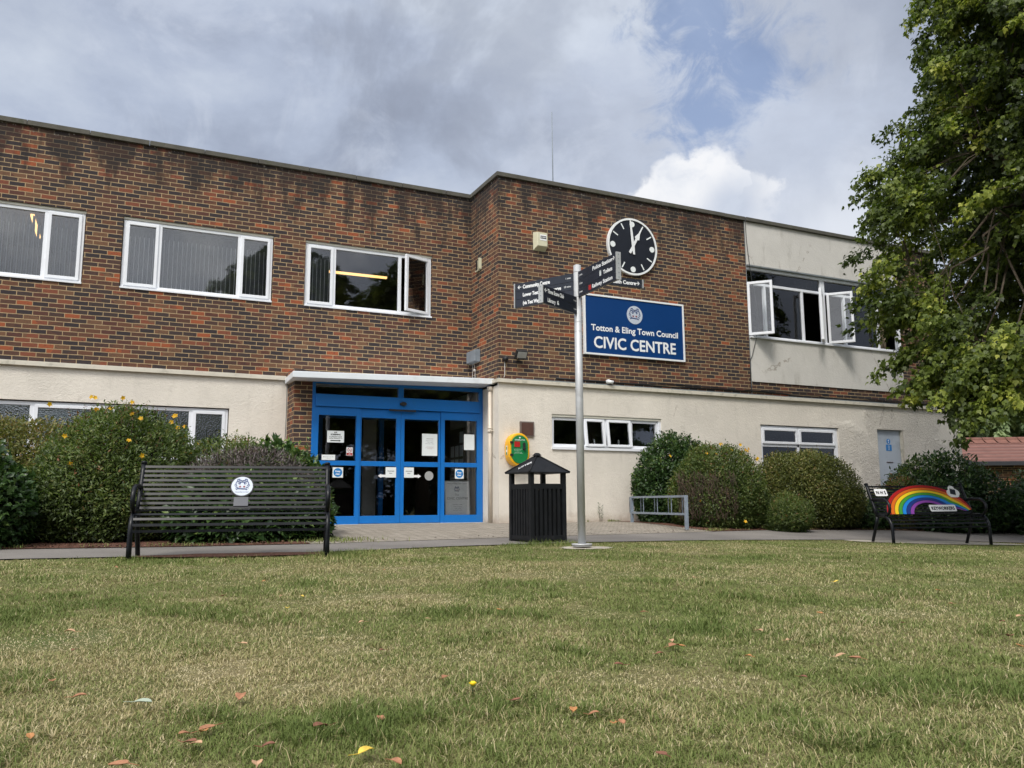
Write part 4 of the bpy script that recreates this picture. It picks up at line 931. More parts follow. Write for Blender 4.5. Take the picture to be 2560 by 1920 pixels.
# board leaning inside the right-hand panel
root = empty('floor_poster', (3.52, YE+0.12, 0.02)); tag(root, 'tall white poster board standing inside the right glass panel', 'poster board')
PM = frameM((3.285, YE+0.085, 0.03), (1, 0, 0), (-0.03, 0.05, 1))
b = MB(); b.prism(PM, [(0, 0), (0.50, 0), (0.485, 0.76), (-0.015, 0.76)], -0.03, 0.0); P_(b.build('board', M['white_print']), root)
b = MB()
for q in ([(0, 0), (0.014, 0), (0, 0.76), (-0.015, 0.76)], [(0.486, 0), (0.50, 0), (0.485, 0.76), (0.47, 0.76)], [(-0.015, 0.745), (0.485, 0.745), (0.485, 0.76), (-0.015, 0.76)]): b.prism(PM, q, -0.032, 0.004)
P_(b.build('board_frame', M['alu']), root)
b = MB(); b.tube([PM @ Vector((0.12, 0.76, -0.02)), PM @ Vector((0.13, 0.80, -0.02)), PM @ Vector((0.34, 0.80, -0.02)), PM @ Vector((0.35, 0.76, -0.02))], 0.006, 6); P_(b.build('carry_handle', M['alu']), root)
P_(lettering('lettering', [("Totton and Eling Town Council", PM, 0.03, 0.44, 0.70, 0.026, 0.0, 'FIT', 0), ("The", PM, 0.195, 0.275, 0.485, 0.040, 0.0, 'FIT', 0), ("CIVIC CENTRE", PM, 0.035, 0.455, 0.415, 0.046, -0.002, 'FIT', 0),
  ("OPENING TIMES", PM, 0.15, 0.34, 0.315, 0.014, 0.0, 'FIT', 0), ("Monday to Thursday", PM, 0.165, 0.325, 0.278, 0.013, 0.0, 'FIT', 0), ("9.00am - 5.00pm", PM, 0.185, 0.315, 0.245, 0.013, 0.0, 'FIT', 0), ("Friday 9.00am - 4.30pm", PM, 0.155, 0.34, 0.212, 0.013, 0.0, 'FIT', 0),
  ("For more information please", PM, 0.18, 0.33, 0.160, 0.009, 0.0, 'FIT', 0)], M['grey_print'], None), root)
P_(crest(None, PM @ Matrix.Translation((0.235, 0.60, 0)), 0.075, disc=False), root)
# blue signs on the service door
root = empty('fire_door_sign', (14.13, YP+0.06, 1.55)); tag(root, 'blue fire door notice with a round mark on the grey service door', 'sign')
Wd = wallM(0, YP+0.068, 0)
b = MB(); b.prism(Wd, circle(14.13, 1.765, 0.062), 0, 0.003); b.prism(Wd, [(14.04, 1.545), (14.225, 1.545), (14.225, 1.688), (14.04, 1.688)], 0, 0.003); P_(b.build('sign_plate', M['sticker_blue']), root)
b = MB(); b.prism(Wd, [(14.118, 1.762), (14.113, 1.805), (14.147, 1.805), (14.142, 1.762)], 0.0032, 0.004); b.prism(Wd, circle(14.13, 1.735, 0.013, n=14), 0.0032, 0.004); P_(b.build('exclamation_mark', M['white_print']), root)
Wd2 = wallM(0, YP+0.0645, 0)
P_(lettering('lettering', [(s_, Wd2, 14.05, 14.215, z, 0.018, 0.01, 'C') for s_, z in (("Fire", 1.660), ("escape", 1.630), ("keep", 1.600), ("clear", 1.568))], M['white_print'], None), root)

# ------------------------------------------------------------------ benches (local: x along, -y to the front, z up; origin at the left front foot)
L_B = 1.68
def make_bench(root):
    prof_back = [(0.43, -0.03), (0.38, 0.10), (0.30, 0.30), (0.275, 0.415)]          # rear leg (y, z)
    J = (0.275, 0.42)
    def end(x, sx):
        b = MB(); b.tube([(x, p[0]+0.0, p[1]) for p in prof_back], 0.022, 10); b.build('leg', M['black'], root)
        b = MB(); b.tube([(x, -0.02+0.555-0.56, -0.03), (x, -0.02, 0.10), (x, -0.018, 0.22), (x, -0.005, 0.30), (x, 0.03, 0.36), (x, 0.085, 0.40), (x, 0.15, 0.417), (x, J[0], J[1])], 0.023, 10); b.build('leg', M['black'], root)
        b = MB(); b.tube([(x, J[0]-0.0, J[1]-0.02), (x, J[0]+0.05, 0.53), (x, J[0]+0.16, 0.79), (x, J[0]+0.195, 0.865)], 0.023, 10)
        b.tube([(x, J[0]+0.193, 0.86), (x, J[0]+0.20, 0.878)], 0.028, 10); b.tube([(x, J[0]+0.2, 0.878), (x, J[0]+0.203, 0.886)], [0.018, 0.008], 10); b.build('back_post', M['black'], root)
        b = MB(); b.tube([(x, J[0]+0.095, 0.635), (x, J[0]+0.02, 0.65), (x, 0.12, 0.645), (x, 0.055, 0.62), (x, 0.02, 0.575), (x, 0.008, 0.52), (x, 0.02, 0.465), (x, 0.06, 0.43), (x, 0.10, 0.412)], 0.021, 10); b.build('armrest', M['black'], root)
    end(0, -1); end(L_B, 1)
    def slat(name, y, z, ny, nz):
        # flat bar whose face points along (ny, nz)
        Mx = frameM((0.0, y, z), (1, 0, 0), (0, -nz, ny)); b = MB(); b.mbox(Mx, 0.015, L_B-0.015, -0.0115, 0.0115, -0.004, 0.004); b.build(name, M['black'], root)
    dy, dz = 0.195, 0.445; l = math.hypot(dy, dz)
    for k in range(10):
        t = (0.035+k*0.0462)/l
        slat('back_slat', J[0]+dy*t-0.012, 0.42+dz*t, -dz/l, dy/l)
    for k in range(5): slat('seat_slat', 0.262-0.045*k, 0.432-0.001*k, 0, 1)
    for (y, z, a) in ((0.045, 0.395, 40), (0.005, 0.355, 60), (-0.022, 0.305, 78), (-0.030, 0.250, 88)):
        slat('seat_slat', y, z, -math.sin(R(a)), math.cos(R(a)))
    def backM(off): # frame on the back: local x along, local y up the back, local z toward the sitter
        e = Vector((0, dy, dz)).normalized(); nrm = Vector((0, -dz, dy)).normalized()
        return frameM(Vector((0, J[0]-0.012, 0.42))+nrm*off, (1, 0, 0), e)
    return backM
ang = R(-10.2)
root = empty('park_bench', (-2.078, -6.87, Tz(-1.3, -6.9)-0.0), R(-11)); tag(root, 'black slatted metal bench with a round crest plaque in front of the bushes', 'bench', 'black metal benches')
bm_ = make_bench(root)
Mb = bm_(0.010)
b = MB(); b.prism(Mb @ Matrix.Translation((0.892, 0.245, 0)), circle(0, 0, 0.108, n=44), -0.01, 0.004); b.prism(Mb @ Matrix.Translation((0.892, 0.245, 0)), circle(0, 0, 0.097, n=44), 0.004, 0.007, 1); b.build('plaque_disc', [M['black'], M['crest_white']], root)
crest(root, Mb @ Matrix.Translation((0.892, 0.252, 0.003)), 0.092, disc=False, name='crest').location = (0, -0.0045, 0.002)
lettering('lettering', [("Totton and Eling Town Council", Mb @ Matrix.Translation((0, 0, 0.0075)), 0.832, 0.952, 0.181, 0.008, 0.01, 'FIT')], M['crest_blue'], root)
b = MB(); b.prism(Mb, [(0.825, 0.045), (0.955, 0.045), (0.955, 0.135), (0.825, 0.135)], -0.004, 0.003); b.build('name_plate', M['darkplate'], root)
b = MB(); b.box(0.80, 0.98, 0.17, 0.20, 0.437, 0.4385); b.build('seat_plate', M['alu'], root)

root = empty('park_bench', (7.66, -6.60, Tz(8.5, -6.6)-0.005), R(-10)); tag(root, 'black slatted metal bench with a painted rainbow and keyworkers plate near the tree', 'bench', 'black metal benches')
bm_ = make_bench(root)
Mb = bm_(0.008)
RC = [(0.36, 0.010, 0.010), (0.62, 0.13, 0.008), (0.75, 0.52, 0.012), (0.05, 0.27, 0.03), (0.01, 0.20, 0.62), (0.008, 0.03, 0.20), (0.22, 0.05, 0.33)]
cx0 = 0.93
def arc_pts(a_, b_, t0, t1, n=40): return [(cx0+a_*math.cos(t0+(t1-t0)*i/n), 0.0+b_*math.sin(t0+(t1-t0)*i/n)) for i in range(n+1)]
b = MB(); n = 56
def fadd(bb, P4, z0, z1, mi=0): bb.prism(Mb, P4, z0, z1, mi)
T0, T1 = 0.16, math.pi-0.02
for i in range(n):
    t0 = T0+(T1-T0)*i/n; t1 = T0+(T1-T0)*(i+1)/n
    f0 = min(1, max(0.0, (t0-T0)/0.5)); f1 = min(1, max(0.0, (t1-T0)/0.5))
    inner = lambda t, f: (cx0+(0.76-0.47*(0.25+0.75*f))*math.cos(t), (0.47-0.285*(0.55+0.45*f))*math.sin(t)+0.0)
    fadd(b, [(cx0+0.77*math.cos(t0), 0.475*math.sin(t0)), (cx0+0.77*math.cos(t1), 0.475*math.sin(t1)), inner(t1, f1), inner(t0, f0)], 0.0, 0.004)
b.build('rainbow_plate', M['satin'], root)
for k, c in enumerate(RC):
    nm = ('red', 'orange', 'yellow', 'green', 'blue', 'navy', 'violet')[k]
    mk = plain('rainbow_'+nm, c, 0.4, var=0.04)
    b = MB()
    for i in range(n):
        q = []
        for t, e in ((T0+(T1-T0)*i/n, 0), (T0+(T1-T0)*(i+1)/n, 0), (T0+(T1-T0)*(i+1)/n, 1), (T0+(T1-T0)*i/n, 1)):
            f = min(1, max(0.0, (t-T0)/0.5)); gap = 0.14*min(1, max(0, (t-0.75)/0.35))
            wa = 0.47*(0.25+0.75*f); wb = 0.285*(0.55+0.45*f)
            u = (k+gap/2+(1-gap)*e)/7
            q.append((cx0+(0.765-wa*u)*math.cos(t), (0.472-wb*u)*math.sin(t)))
        fadd(b, q, 0.0045, 0.0065)
    b.build('rainbow_band', mk, root)
def plate(x0, x1, y0, y1, txt, tx0, tx1, tb, th):
    bb = MB(); r = 0.012
    bb.prism(Mb, [(x0+r, y0), (x1-r, y0), (x1, y0+r), (x1, y1-r), (x1-r, y1), (x0+r, y1), (x0, y1-r), (x0, y0+r)], 0.007, 0.011); bb.build('word_plate', M['white_print'], root)
    lettering('lettering', [(txt, Mb @ Matrix.Translation((0, 0, 0.0112)), tx0, tx1, tb, th, 0.022, 'FIT')], M['black_print'], root)
plate(0.075, 0.285, 0.295, 0.405, "N H S", 0.10, 0.262, 0.322, 0.055)
plate(0.935, 1.405, 0.045, 0.150, "KEYWORKERS", 0.965, 1.375, 0.072, 0.050)
b = MB(); pts = []
for (cx, cy, r, a0, a1) in ((0.065, 0.055, 0.058, 100, 260), (0.065, 0.03, 0.045, 230, 275), (0.17, 0.03, 0.045, 265, 310), (0.18, 0.06, 0.055, -60, 70), (0.115, 0.115, 0.060, 10, 175)):
    for k in range(7): a = R(a0+(a1-a0)*k/6); pts.append((1.345+cx+r*math.cos(a), 0.285+cy+r*math.sin(a)))
b.prism(Mb, pts, 0.008, 0.014); b.build('cloud_plate', M['white_print'], root)
b = MB(); b.prism(Mb @ Matrix.Translation((1.462, 0.358, 0)) @ Matrix.Rotation(R(-14), 4, 'Z'), [(-0.048, -0.045), (0.048, -0.045), (0.048, 0.045), (-0.048, 0.045)], 0.0145, 0.016); b.build('dark_square', M['satin'], root)

# ------------------------------------------------------------------ litter bin
zb = Tz(2.4, -5.8)-0.01
root = empty('litter_bin', (2.285, -5.985, zb), R(4.8)); tag(root, 'square black slatted litter bin with a pyramid lid beside the signpost', 'litter bin')
S = 0.52
for (x, y) in ((0, 0), (S, 0), (0, S), (S, S)):
    b = MB(); t_ = 0.055; xx = 0 if x == 0 else S-t_; yy = 0 if y == 0 else S-t_; b.box(xx, xx+t_, yy, yy+t_, 0.0, 0.87); b.build('corner_post', M['binblack'], root, 0.004)
def side(fn, n):
    b = MB(); fn(b, 0.055, S-0.055, 0.66, 0.725); b.build('top_rail', M['binblack'], root, 0.003)
    b = MB(); fn(b, 0.055, S-0.055, 0.045, 0.10); b.build('bottom_rail', M['binblack'], root, 0.003)
    for k in range(n):
        a = 0.07+k*(S-0.14)/n+0.006; b = MB(); fn(b, a, a+(S-0.14)/n-0.026, 0.10, 0.66); b.build('slat', M['binblack'], root, 0.002)
side(lambda b, a, c, z0, z1: b.box(a, c, 0.006, 0.030, z0, z1), 6)
side(lambda b, a, c, z0, z1: b.box(a, c, S-0.030, S-0.006, z0, z1), 6)
side(lambda b, a, c, z0, z1: b.box(0.006, 0.030, a, c, z0, z1), 6)
side(lambda b, a, c, z0, z1: b.box(S-0.030, S-0.006, a, c, z0, z1), 6)
b = MB(); b.box(0.045, S-0.045, 0.045, S-0.045, 0.03, 0.64); b.build('liner', M['dark'], root)
b = MB(); o_ = 0.035; h0, h1 = 0.855, 1.085
e = [(-o_, -o_, h0), (S+o_, -o_, h0), (S+o_, S+o_, h0), (-o_, S+o_, h0)]; e2 = [(p[0], p[1], h0+0.012) for p in e]; ap = (S/2, S/2, h1)
b.add(e+e2+[ap], [(3,2,1,0), (0,1,5,4), (1,2,6,5), (2,3,7,6), (3,0,4,7), (4,5,8), (5,6,8), (6,7,8), (7,4,8)]); b.build('lid', M['binblack'], root)
b = MB()
for c in e2: b.tube([Vector(c)+Vector((0, 0, 0.002)), Vector(ap)+Vector((0, 0, 0.002))], 0.011, 5)
b.build('lid_seam', M['binblack'], root)
b = MB(); c = S/2
b.add([(c-.045, c-.045, h1-0.006), (c+.045, c-.045, h1-0.006), (c+.045, c+.045, h1-0.006), (c-.045, c+.045, h1-0.006), (c-.02, c-.02, h1+0.028), (c+.02, c-.02, h1+0.028), (c+.02, c+.02, h1+0.028), (c-.02, c+.02, h1+0.028)], [(0,3,2,1),(4,5,6,7),(0,1,5,4),(1,2,6,5),(2,3,7,6),(3,0,4,7)]); b.build('finial', M['binblack'], root, 0.003)
# white lettering on the left slope of the lid
sl = Vector((c+o_, 0, h1-h0-0.012)); LM = frameM((-o_, S/2, h0+0.012), (0, -1, 0), sl)
LM = LM @ Matrix.Translation((0, 0, 0.002))
lettering('lettering', [("LITTER", LM @ Matrix.Rotation(R(38), 4, 'Z'), 0.0, 0.20, 0.085, 0.05, 0.01, 'FIT')], M['white_print'], root)

# ------------------------------------------------------------------ fingerpost
PX, PY, PZ = 2.488, -6.838, Tz(2.488, -6.838)
root = empty('signpost', (PX, PY, PZ)); tag(root, 'tall grey signpost carrying black direction fingers in the middle of the lawn edge', 'signpost')
b = MB(); b.tube([(0, 0, 0.0), (0, 0, 3.235)], 0.0435, 24); b.tube([(0, 0, 3.235), (0, 0, 3.243)], [0.040, 0.03], 24)
for z in (2.45, 2.56, 2.86, 3.155): b.tube([(0, 0, z), (0, 0, z+0.004)], 0.0448, 24)
b.build('post', M['pole'], root)
b = MB(); b.tube([(0, 0, 0.035), (0, 0, 0.050)], 0.115, 28); b.tube([(0, 0, 0.02), (0, 0, 0.035)], 0.108, 28); b.build('base_flange', M['pole'], root)
def arm(dx, dy, L, ztop, n, items, left, pict=()):
    """finger of n slats; 'left' = the tip is on the reader's left"""
    d = Vector((dx, dy, 0)).normalized()
    ex = -d if left else d                     # reading direction, left to right
    o0 = Vector((0, 0, ztop-0.1*n)) + d*0.044 + (d*(L-0.044) if left else Vector((0, 0, 0)))
    Mx = frameM(o0, ex, (0, 0, 1)); LL = L-0.044
    th = 0.016
    if Mx.col[2][1] > 0 and False: pass
    pn = None
    for k in range(n):
        b = MB(); b.mbox(Mx, 0, LL, 0.1*k+0.001, 0.1*k+0.099, -th, th); p = b.build('finger_panel', M['signblack'], root, 0.002)
        pn = pn or p
    tipx = 0 if left else LL; sgn = -1 if left else 1
    b = MB(); a0, a1 = (tipx-0.012, tipx) if left else (tipx, tipx+0.012)
    b.mbox(Mx, a0, a1, -0.002, 0.1*n+0.002, -0.029, 0.029); b.build('end_plate', M['alu'], root)
    b = MB()
    for k in range(n):
        for q in (0.025, 0.075):
            c = Mx @ Vector((a1 if not left else a0, 0.1*k+q, 0)); e_ = (Mx.to_3x3() @ Vector((sgn, 0, 0)))
            b.tube([c, c+e_*0.003], 0.006, 8)
    b.build('bolt', M['lamp_grey'], root)
    TM = Mx @ Matrix.Translation((0, 0, th+0.0008))
    its = []
    for (txt, x0, x1, row, h, bold) in items:
        its.append((txt, TM, x0, x1, 0.1*(n-1-row)+0.05-h*0.5, h, bold, 'FIT'))
    lettering('lettering', its, M['white_print'], root)
    b = MB(); ay = 0.1*(n-1)+0.05; ax = 0.035 if left else LL-0.035; s = 1 if left else -1
    def q(pts): b.prism(TM, [(ax+s*p[0], ay+p[1]) for p in pts][::s], 0.0, 0.0008)
    q([(0.004, -0.0045), (0.055, -0.0045), (0.055, 0.0045), (0.004, 0.0045)]); q([(0, 0), (0.024, -0.024), (0.032, -0.018), (0.012, 0.0)]); q([(0, 0), (0.012, 0), (0.032, 0.018), (0.024, 0.024)])
    b.build('arrow', M['white_print'], root)
    for (nm, mk, polys) in pict:
        b = MB()
        for pl in polys: b.prism(TM, pl, 0.0, 0.0010)
        b.build(nm, M[mk], root)
    return TM
zt = 3.15
arm(-0.003, -0.83, 0.87, zt, 3, [("Police Station", 0.33, 0.735, 0, 0.044, 0.020), ("Toilets", 0.555, 0.735, 1, 0.044, 0.020), ("Railway Station", 0.315, 0.735, 2, 0.044, 0.020),
   ("2 mins", 0.02, 0.10, 0, 0.024, 0.004), ("2 mins", 0.02, 0.10, 1, 0.024, 0.004), ("9 mins", 0.02, 0.10, 2, 0.024, 0.004)], False,
   [('toilet_symbol', 'paper', [[(0.475, 0.125), (0.487, 0.125), (0.487, 0.172), (0.475, 0.172)], [(0.497, 0.125), (0.509, 0.125), (0.509, 0.172), (0.497, 0.172)], circle(0.481, 0.180, 0.006, n=10), circle(0.503, 0.180, 0.006, n=10), [(0.491, 0.125), (0.493, 0.125), (0.493, 0.182), (0.491, 0.182)]]),
    ('rail_symbol', 'red', [[(0.235, 0.022), (0.290, 0.022), (0.290, 0.078), (0.235, 0.078)]])])
arm(-0.425, 0.757, 0.87, zt, 3, [("Community Centre", 0.115, 0.50, 0, 0.046, 0.020), ("Lower Test Nature Reserve", 0.115, 0.655, 1, 0.044, 0.020), ("(via Test Way)", 0.115, 0.36, 2, 0.044, 0.020), ("1 min", 0.725, 0.79, 0, 0.024, 0.004), ("10 mins", 0.70, 0.79, 1, 0.024, 0.004)], True)
arm(-0.62, -0.324, 0.74, zt-0.3, 2, [("Three Score Club", 0.10, 0.42, 0, 0.046, 0.020), ("Library", 0.10, 0.25, 1, 0.046, 0.020), ("1 min", 0.625, 0.68, 0, 0.022, 0.004), ("1 min", 0.625, 0.68, 1, 0.022, 0.004)], True,
   [('library_symbol', 'paper', [[(0.285, 0.03), (0.297, 0.03), (0.297, 0.072), (0.285, 0.072)], [(0.303, 0.03), (0.322, 0.03), (0.318, 0.055), (0.303, 0.06)], circle(0.309, 0.070, 0.006, n=10)])])
arm(0.837, -0.034, 0.87, zt, 1, [("Health Centre", 0.38, 0.735, 0, 0.046, 0.020)], False)

# ------------------------------------------------------------------ bicycle rack by the wall
A0 = Vector((6.35, -2.06, Tz(6.35, -2.06))); B0 = Vector((5.93, -4.22, Tz(5.93, -4.22))); dv = B0-A0; dv.z = 0
root = empty('bicycle_rack', A0, 0); tag(root, 'low grey tubular bicycle rack between the cream wall and the bush', 'bicycle rack')
d = dv.normalized(); LR = dv.length; X0 = Vector((0, 0, 0))
for s in (0.0, LR):
    b = MB(); Mx = frameM(d*s, d, (0, 0, 1)); b.mbox(Mx, -0.025, 0.025, -0.05, 0.485, -0.025, 0.025); b.build('leg', M['rack'], root, 0.003)
for z in (0.47, 0.19):
    b = MB(); Mx = frameM(Vector((0, 0, z)), d, (0, 0, 1)); b.mbox(Mx, -0.02 if z > 0.3 else 0.025, LR-0.026, -0.017, 0.017, -0.018, 0.018); b.build('rail', M['rack'], root)
nrm = Vector((d.y, -d.x, 0))
for s in (-0.16, 0.36, 0.95, 1.50, 2.02):
    b = MB(); q = lambda u, z: d*(s+u)+Vector((0, 0, z))-nrm*0.026
    b.tube([q(0, 0.20), q(0, 0.44), q(0.015, 0.475), q(0.10, 0.475), q(0.115, 0.44), q(0.115, 0.21), q(0.10, 0.18), q(0.015, 0.18), q(0, 0.21)], 0.008, 6)
    if s < 0: b.tube([q(0.1, 0.475), q(0.16, 0.475)], 0.008, 6); b.tube([q(0.1, 0.185), q(0.18, 0.185)], 0.008, 6)
    b.build('wheel_loop', M['rack'], root)

# ------------------------------------------------------------------ foliage
def leaf_mesh(name, C, D, N, Ls, Ws, tint, m, parent=None, lobes=1, fold=0.25, smooth=False):
    """C base points, D leaf directions, N leaf normals, Ls/Ws sizes: a folded leaf (or palmate leaf of several lobes) at each"""
    C, D, N = np.asarray(C, float), np.asarray(D, float), np.asarray(N, float)
    D = D/np.linalg.norm(D, axis=1, keepdims=True); N = N-D*np.sum(N*D, 1, keepdims=True); N /= (np.linalg.norm(N, axis=1, keepdims=True)+1e-9); S = np.cross(D, N)
    V = []; Fc = []; n = len(C); Ls = Ls[:, None]; Ws = Ws[:, None]; tl = []
    if lobes == 1:
        v = np.stack([C, C+D*Ls*0.45+S*Ws*0.5+N*Ws*fold, C+D*Ls, C+D*Ls*0.45-S*Ws*0.5+N*Ws*fold], 1).reshape(-1, 3)
        b = np.arange(n)*4
        f = np.concatenate([np.stack([b, b+1, b+2], 1), np.stack([b, b+2, b+3], 1)]); tt = np.concatenate([tint, tint])
    else:
        vs = []; fs = []; k = 0
        for a, sc in ((0, 1.08), (40, 0.74), (-40, 0.74)):
            ca, sa = math.cos(R(a)), math.sin(R(a)); d = D*ca+S*sa; s_ = np.cross(d, N)
            droop = -N*Ls*0.12
            v = np.stack([C, C+d*Ls*sc*0.5+s_*Ws*0.24*sc+N*Ws*0.04, C+d*Ls*sc+droop, C+d*Ls*sc*0.5-s_*Ws*0.24*sc+N*Ws*0.04], 1)
            vs.append(v)
        v = np.concatenate(vs, 1).reshape(-1, 3); b = np.arange(n)*12
        f = np.concatenate([np.stack([b+o, b+o+1, b+o+2, b+o+3], 1) for o in (0, 4, 8)]); tt = np.concatenate([tint]*3)
    me = bpy.data.meshes.new(name); nv = len(v); nf = len(f); w_ = f.shape[1]
    me.vertices.add(nv); me.vertices.foreach_set('co', v.astype(np.float32).ravel())
    me.loops.add(nf*w_); me.loops.foreach_set('vertex_index', f.astype(np.int32).ravel())
    me.polygons.add(nf); me.polygons.foreach_set('loop_start', np.arange(nf, dtype=np.int32)*w_); me.polygons.foreach_set('loop_total', np.full(nf, w_, np.int32))
    at = me.attributes.new('tint', 'FLOAT', 'FACE'); at.data.foreach_set('value', tt.astype(np.float32))
    me.materials.append(m); me.update(); me.validate()
    return link(name, me, parent)
def unit(n):
    v = rng.normal(size=(n, 3)); return v/np.linalg.norm(v, axis=1, keepdims=True)
def lump(P, seed, f=3.0):
    r_ = np.random.default_rng(seed); out = np.zeros(len(P))
    for k in range(7):
        w_ = r_.normal(size=3)*f*(1+0.5*k); out += np.sin(P@w_+r_.random()*6.28)/(1+0.5*k)
    return out/2.6
GR = {
 'hyper': [(0.0, (0.028, 0.044, 0.012)), (0.40, (0.074, 0.110, 0.026)), (0.72, (0.132, 0.170, 0.042)), (0.92, (0.18, 0.160, 0.055)), (1.0, (0.23, 0.095, 0.045))],
 'laurel': [(0.0, (0.016, 0.036, 0.010)), (0.5, (0.040, 0.080, 0.024)), (0.8, (0.085, 0.145, 0.040)), (1.0, (0.18, 0.23, 0.06))],
 'box': [(0.0, (0.032, 0.044, 0.010)), (0.45, (0.095, 0.112, 0.024)), (0.75, (0.165, 0.168, 0.040)), (1.0, (0.23, 0.16, 0.06))],
 'maple': [(0.0, (0.026, 0.042, 0.009)), (0.35, (0.066, 0.094, 0.016)), (0.65, (0.135, 0.175, 0.027)), (0.85, (0.25, 0.285, 0.043)), (1.0, (0.38, 0.39, 0.07))],
 'pale': [(0.0, (0.09, 0.13, 0.06)), (0.5, (0.17, 0.23, 0.10)), (1.0, (0.32, 0.38, 0.18))],
 'lav': [(0.0, (0.055, 0.045, 0.045)), (0.5, (0.12, 0.095, 0.095)), (1.0, (0.21, 0.17, 0.16))],
 'grey': [(0.0, (0.030, 0.050, 0.020)), (0.5, (0.070, 0.110, 0.045)), (1.0, (0.16, 0.21, 0.10))],
 'flower': [(0.0, (0.62, 0.32, 0.01)), (1.0, (0.80, 0.52, 0.02))],
 'twig': [(0.0, (0.05, 0.030, 0.022)), (1.0, (0.15, 0.075, 0.045))],
}
for k, st in GR.items(): M['l_'+k] = leaf_material('foliage_'+k, st, 0.0 if k in ('twig', 'lav') else (0.22 if k in ('laurel', 'box') else 0.30), 0.36 if k == 'laurel' else 0.5)

def bush(name, label, c, r, top, kind, n, leaf, seed, cat='bush', group=None, bottom=None, wob=0.12, power=2.4, up=0.3, stems=14, narrow=0.36, box=False, rootobj=None, partname='foliage', shell=0.20, lumpf=3.0, tintshift=0.0):
    """leaves spread through the outer volume of a lumpy super-ellipsoid standing on the ground"""
    gz = Tz(c[0], c[1]); bz = gz+0.02 if bottom is None else bottom
    root = rootobj or empty(name, (c[0], c[1], gz))
    if label: tag(root, label, cat, group)
    hz = (top-bz)
    U = unit(int(n*1.25)); U[:, 2] = np.abs(U[:, 2])*1.0
    low = rng.random(len(U)) < 0.42; U[low, 2] *= 0.35
    pw = power
    nrm = (np.abs(U[:, 0])**pw+np.abs(U[:, 1])**pw+np.abs(U[:, 2])**pw)**(1/pw); U = U/nrm[:, None]
    Pn = U*np.array([r[0], r[1], hz*0.92])
    L = lump(Pn, seed, lumpf)
    depth = rng.random(len(U))**1.8*shell
    k = 1+wob*L-depth+0.03*rng.normal(size=len(U))
    P = Pn*k[:, None]; P[:, 2] = np.clip(P[:, 2], 0.0, None)+0.04*rng.random(len(U))
    # undercut near the ground
    under = 1-0.18*np.clip(1-P[:, 2]/(0.30*hz), 0, 1); P[:, :2] *= under[:, None]
    L2 = lump(P, seed+9, 8.0)
    keep = rng.random(len(U)) < np.clip(0.85+0.5*L2, 0.25, 1); P = P[keep]; U = U[keep]; depth = depth[keep]; L2 = L2[keep]
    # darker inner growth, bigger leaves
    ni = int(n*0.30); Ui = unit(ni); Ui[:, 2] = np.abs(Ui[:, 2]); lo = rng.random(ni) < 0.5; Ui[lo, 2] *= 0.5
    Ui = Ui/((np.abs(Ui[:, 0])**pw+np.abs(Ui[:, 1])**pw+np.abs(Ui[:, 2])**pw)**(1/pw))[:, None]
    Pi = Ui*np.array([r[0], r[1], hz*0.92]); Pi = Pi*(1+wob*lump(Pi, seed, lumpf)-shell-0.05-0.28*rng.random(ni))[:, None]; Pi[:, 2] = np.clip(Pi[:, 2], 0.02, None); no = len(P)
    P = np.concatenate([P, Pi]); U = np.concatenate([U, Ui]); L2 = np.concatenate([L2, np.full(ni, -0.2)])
    W_ = P+np.array([0, 0, bz-gz])
    out = U*0.75; out[:, 2] += up*0.3
    D = out+unit(len(P))*1.1; D[:, 2] -= 0.25; Nn = U*0.8+np.array([0, 0, 0.8])+unit(len(P))*0.5
    Ls = leaf*1.15*(0.7+0.6*rng.random(len(P))); Ls[no:] *= 1.9; narrow = narrow*1.12
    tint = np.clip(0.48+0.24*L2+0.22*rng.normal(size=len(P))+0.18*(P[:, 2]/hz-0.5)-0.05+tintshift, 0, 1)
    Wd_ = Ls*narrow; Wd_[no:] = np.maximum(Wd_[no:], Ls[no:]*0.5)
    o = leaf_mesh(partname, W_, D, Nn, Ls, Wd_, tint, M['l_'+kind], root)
    if stems:
        b = MB(); rr = random.Random(seed)
        for i in range(stems):
            a = rr.random()*6.28; q = rr.random()*0.7+0.1
            tip = Vector((r[0]*q*math.cos(a), r[1]*q*math.sin(a), hz*(0.55+0.3*rr.random()))); base = Vector((0.25*r[0]*math.cos(a)*rr.random(), 0.25*r[1]*math.sin(a)*rr.random(), -0.02))
            mid = base.lerp(tip, 0.5)+Vector((0.05*rr.random(), 0.05*rr.random(), 0.08))
            b.tube([base, mid, tip], [0.014, 0.010, 0.004], 5)
        b.build('stem', M['twig'], root)
    return root
def sprigs(root, base_pts, h, kind, leaf, n_leaf=14, lean=0.3, name='sprig', stemm=True, narrow=0.4, tshift=0.2):
    """thin upright shoots with leaves, in the frame of root"""
    C = []; D = []; N = []; b = MB()
    for (x, y, z) in base_pts:
        hh = h*(0.6+0.8*rng.random()); d = np.array([lean*rng.normal(), lean*rng.normal(), 1.0]); d /= np.linalg.norm(d)
        p0 = np.array([x, y, z]); b.tube([p0, p0+d*hh*0.5, p0+d*hh+np.array([0, 0, -0.02])], [0.004, 0.003, 0.0015], 4)
        for k in range(n_leaf):
            t = 0.2+0.8*(k+rng.random())/n_leaf; C.append(p0+d*hh*t); u = unit(1)[0]; u[2] = abs(u[2])*0.6+0.1; D.append(u); N.append(np.array([0, 0, 1])+0.5*unit(1)[0])
    n = len(C); Ls = leaf*(0.6+0.6*rng.random(n))
    o1 = leaf_mesh(name, C, D, N, Ls, Ls*narrow, np.clip(0.5+tshift+0.25*rng.normal(size=n), 0, 1), M['l_'+kind], root)
    o2 = b.build('shoots', M['twig'], root)
    if len(base_pts) > 4: o1['kind'] = 'stuff'; o2['kind'] = 'stuff'
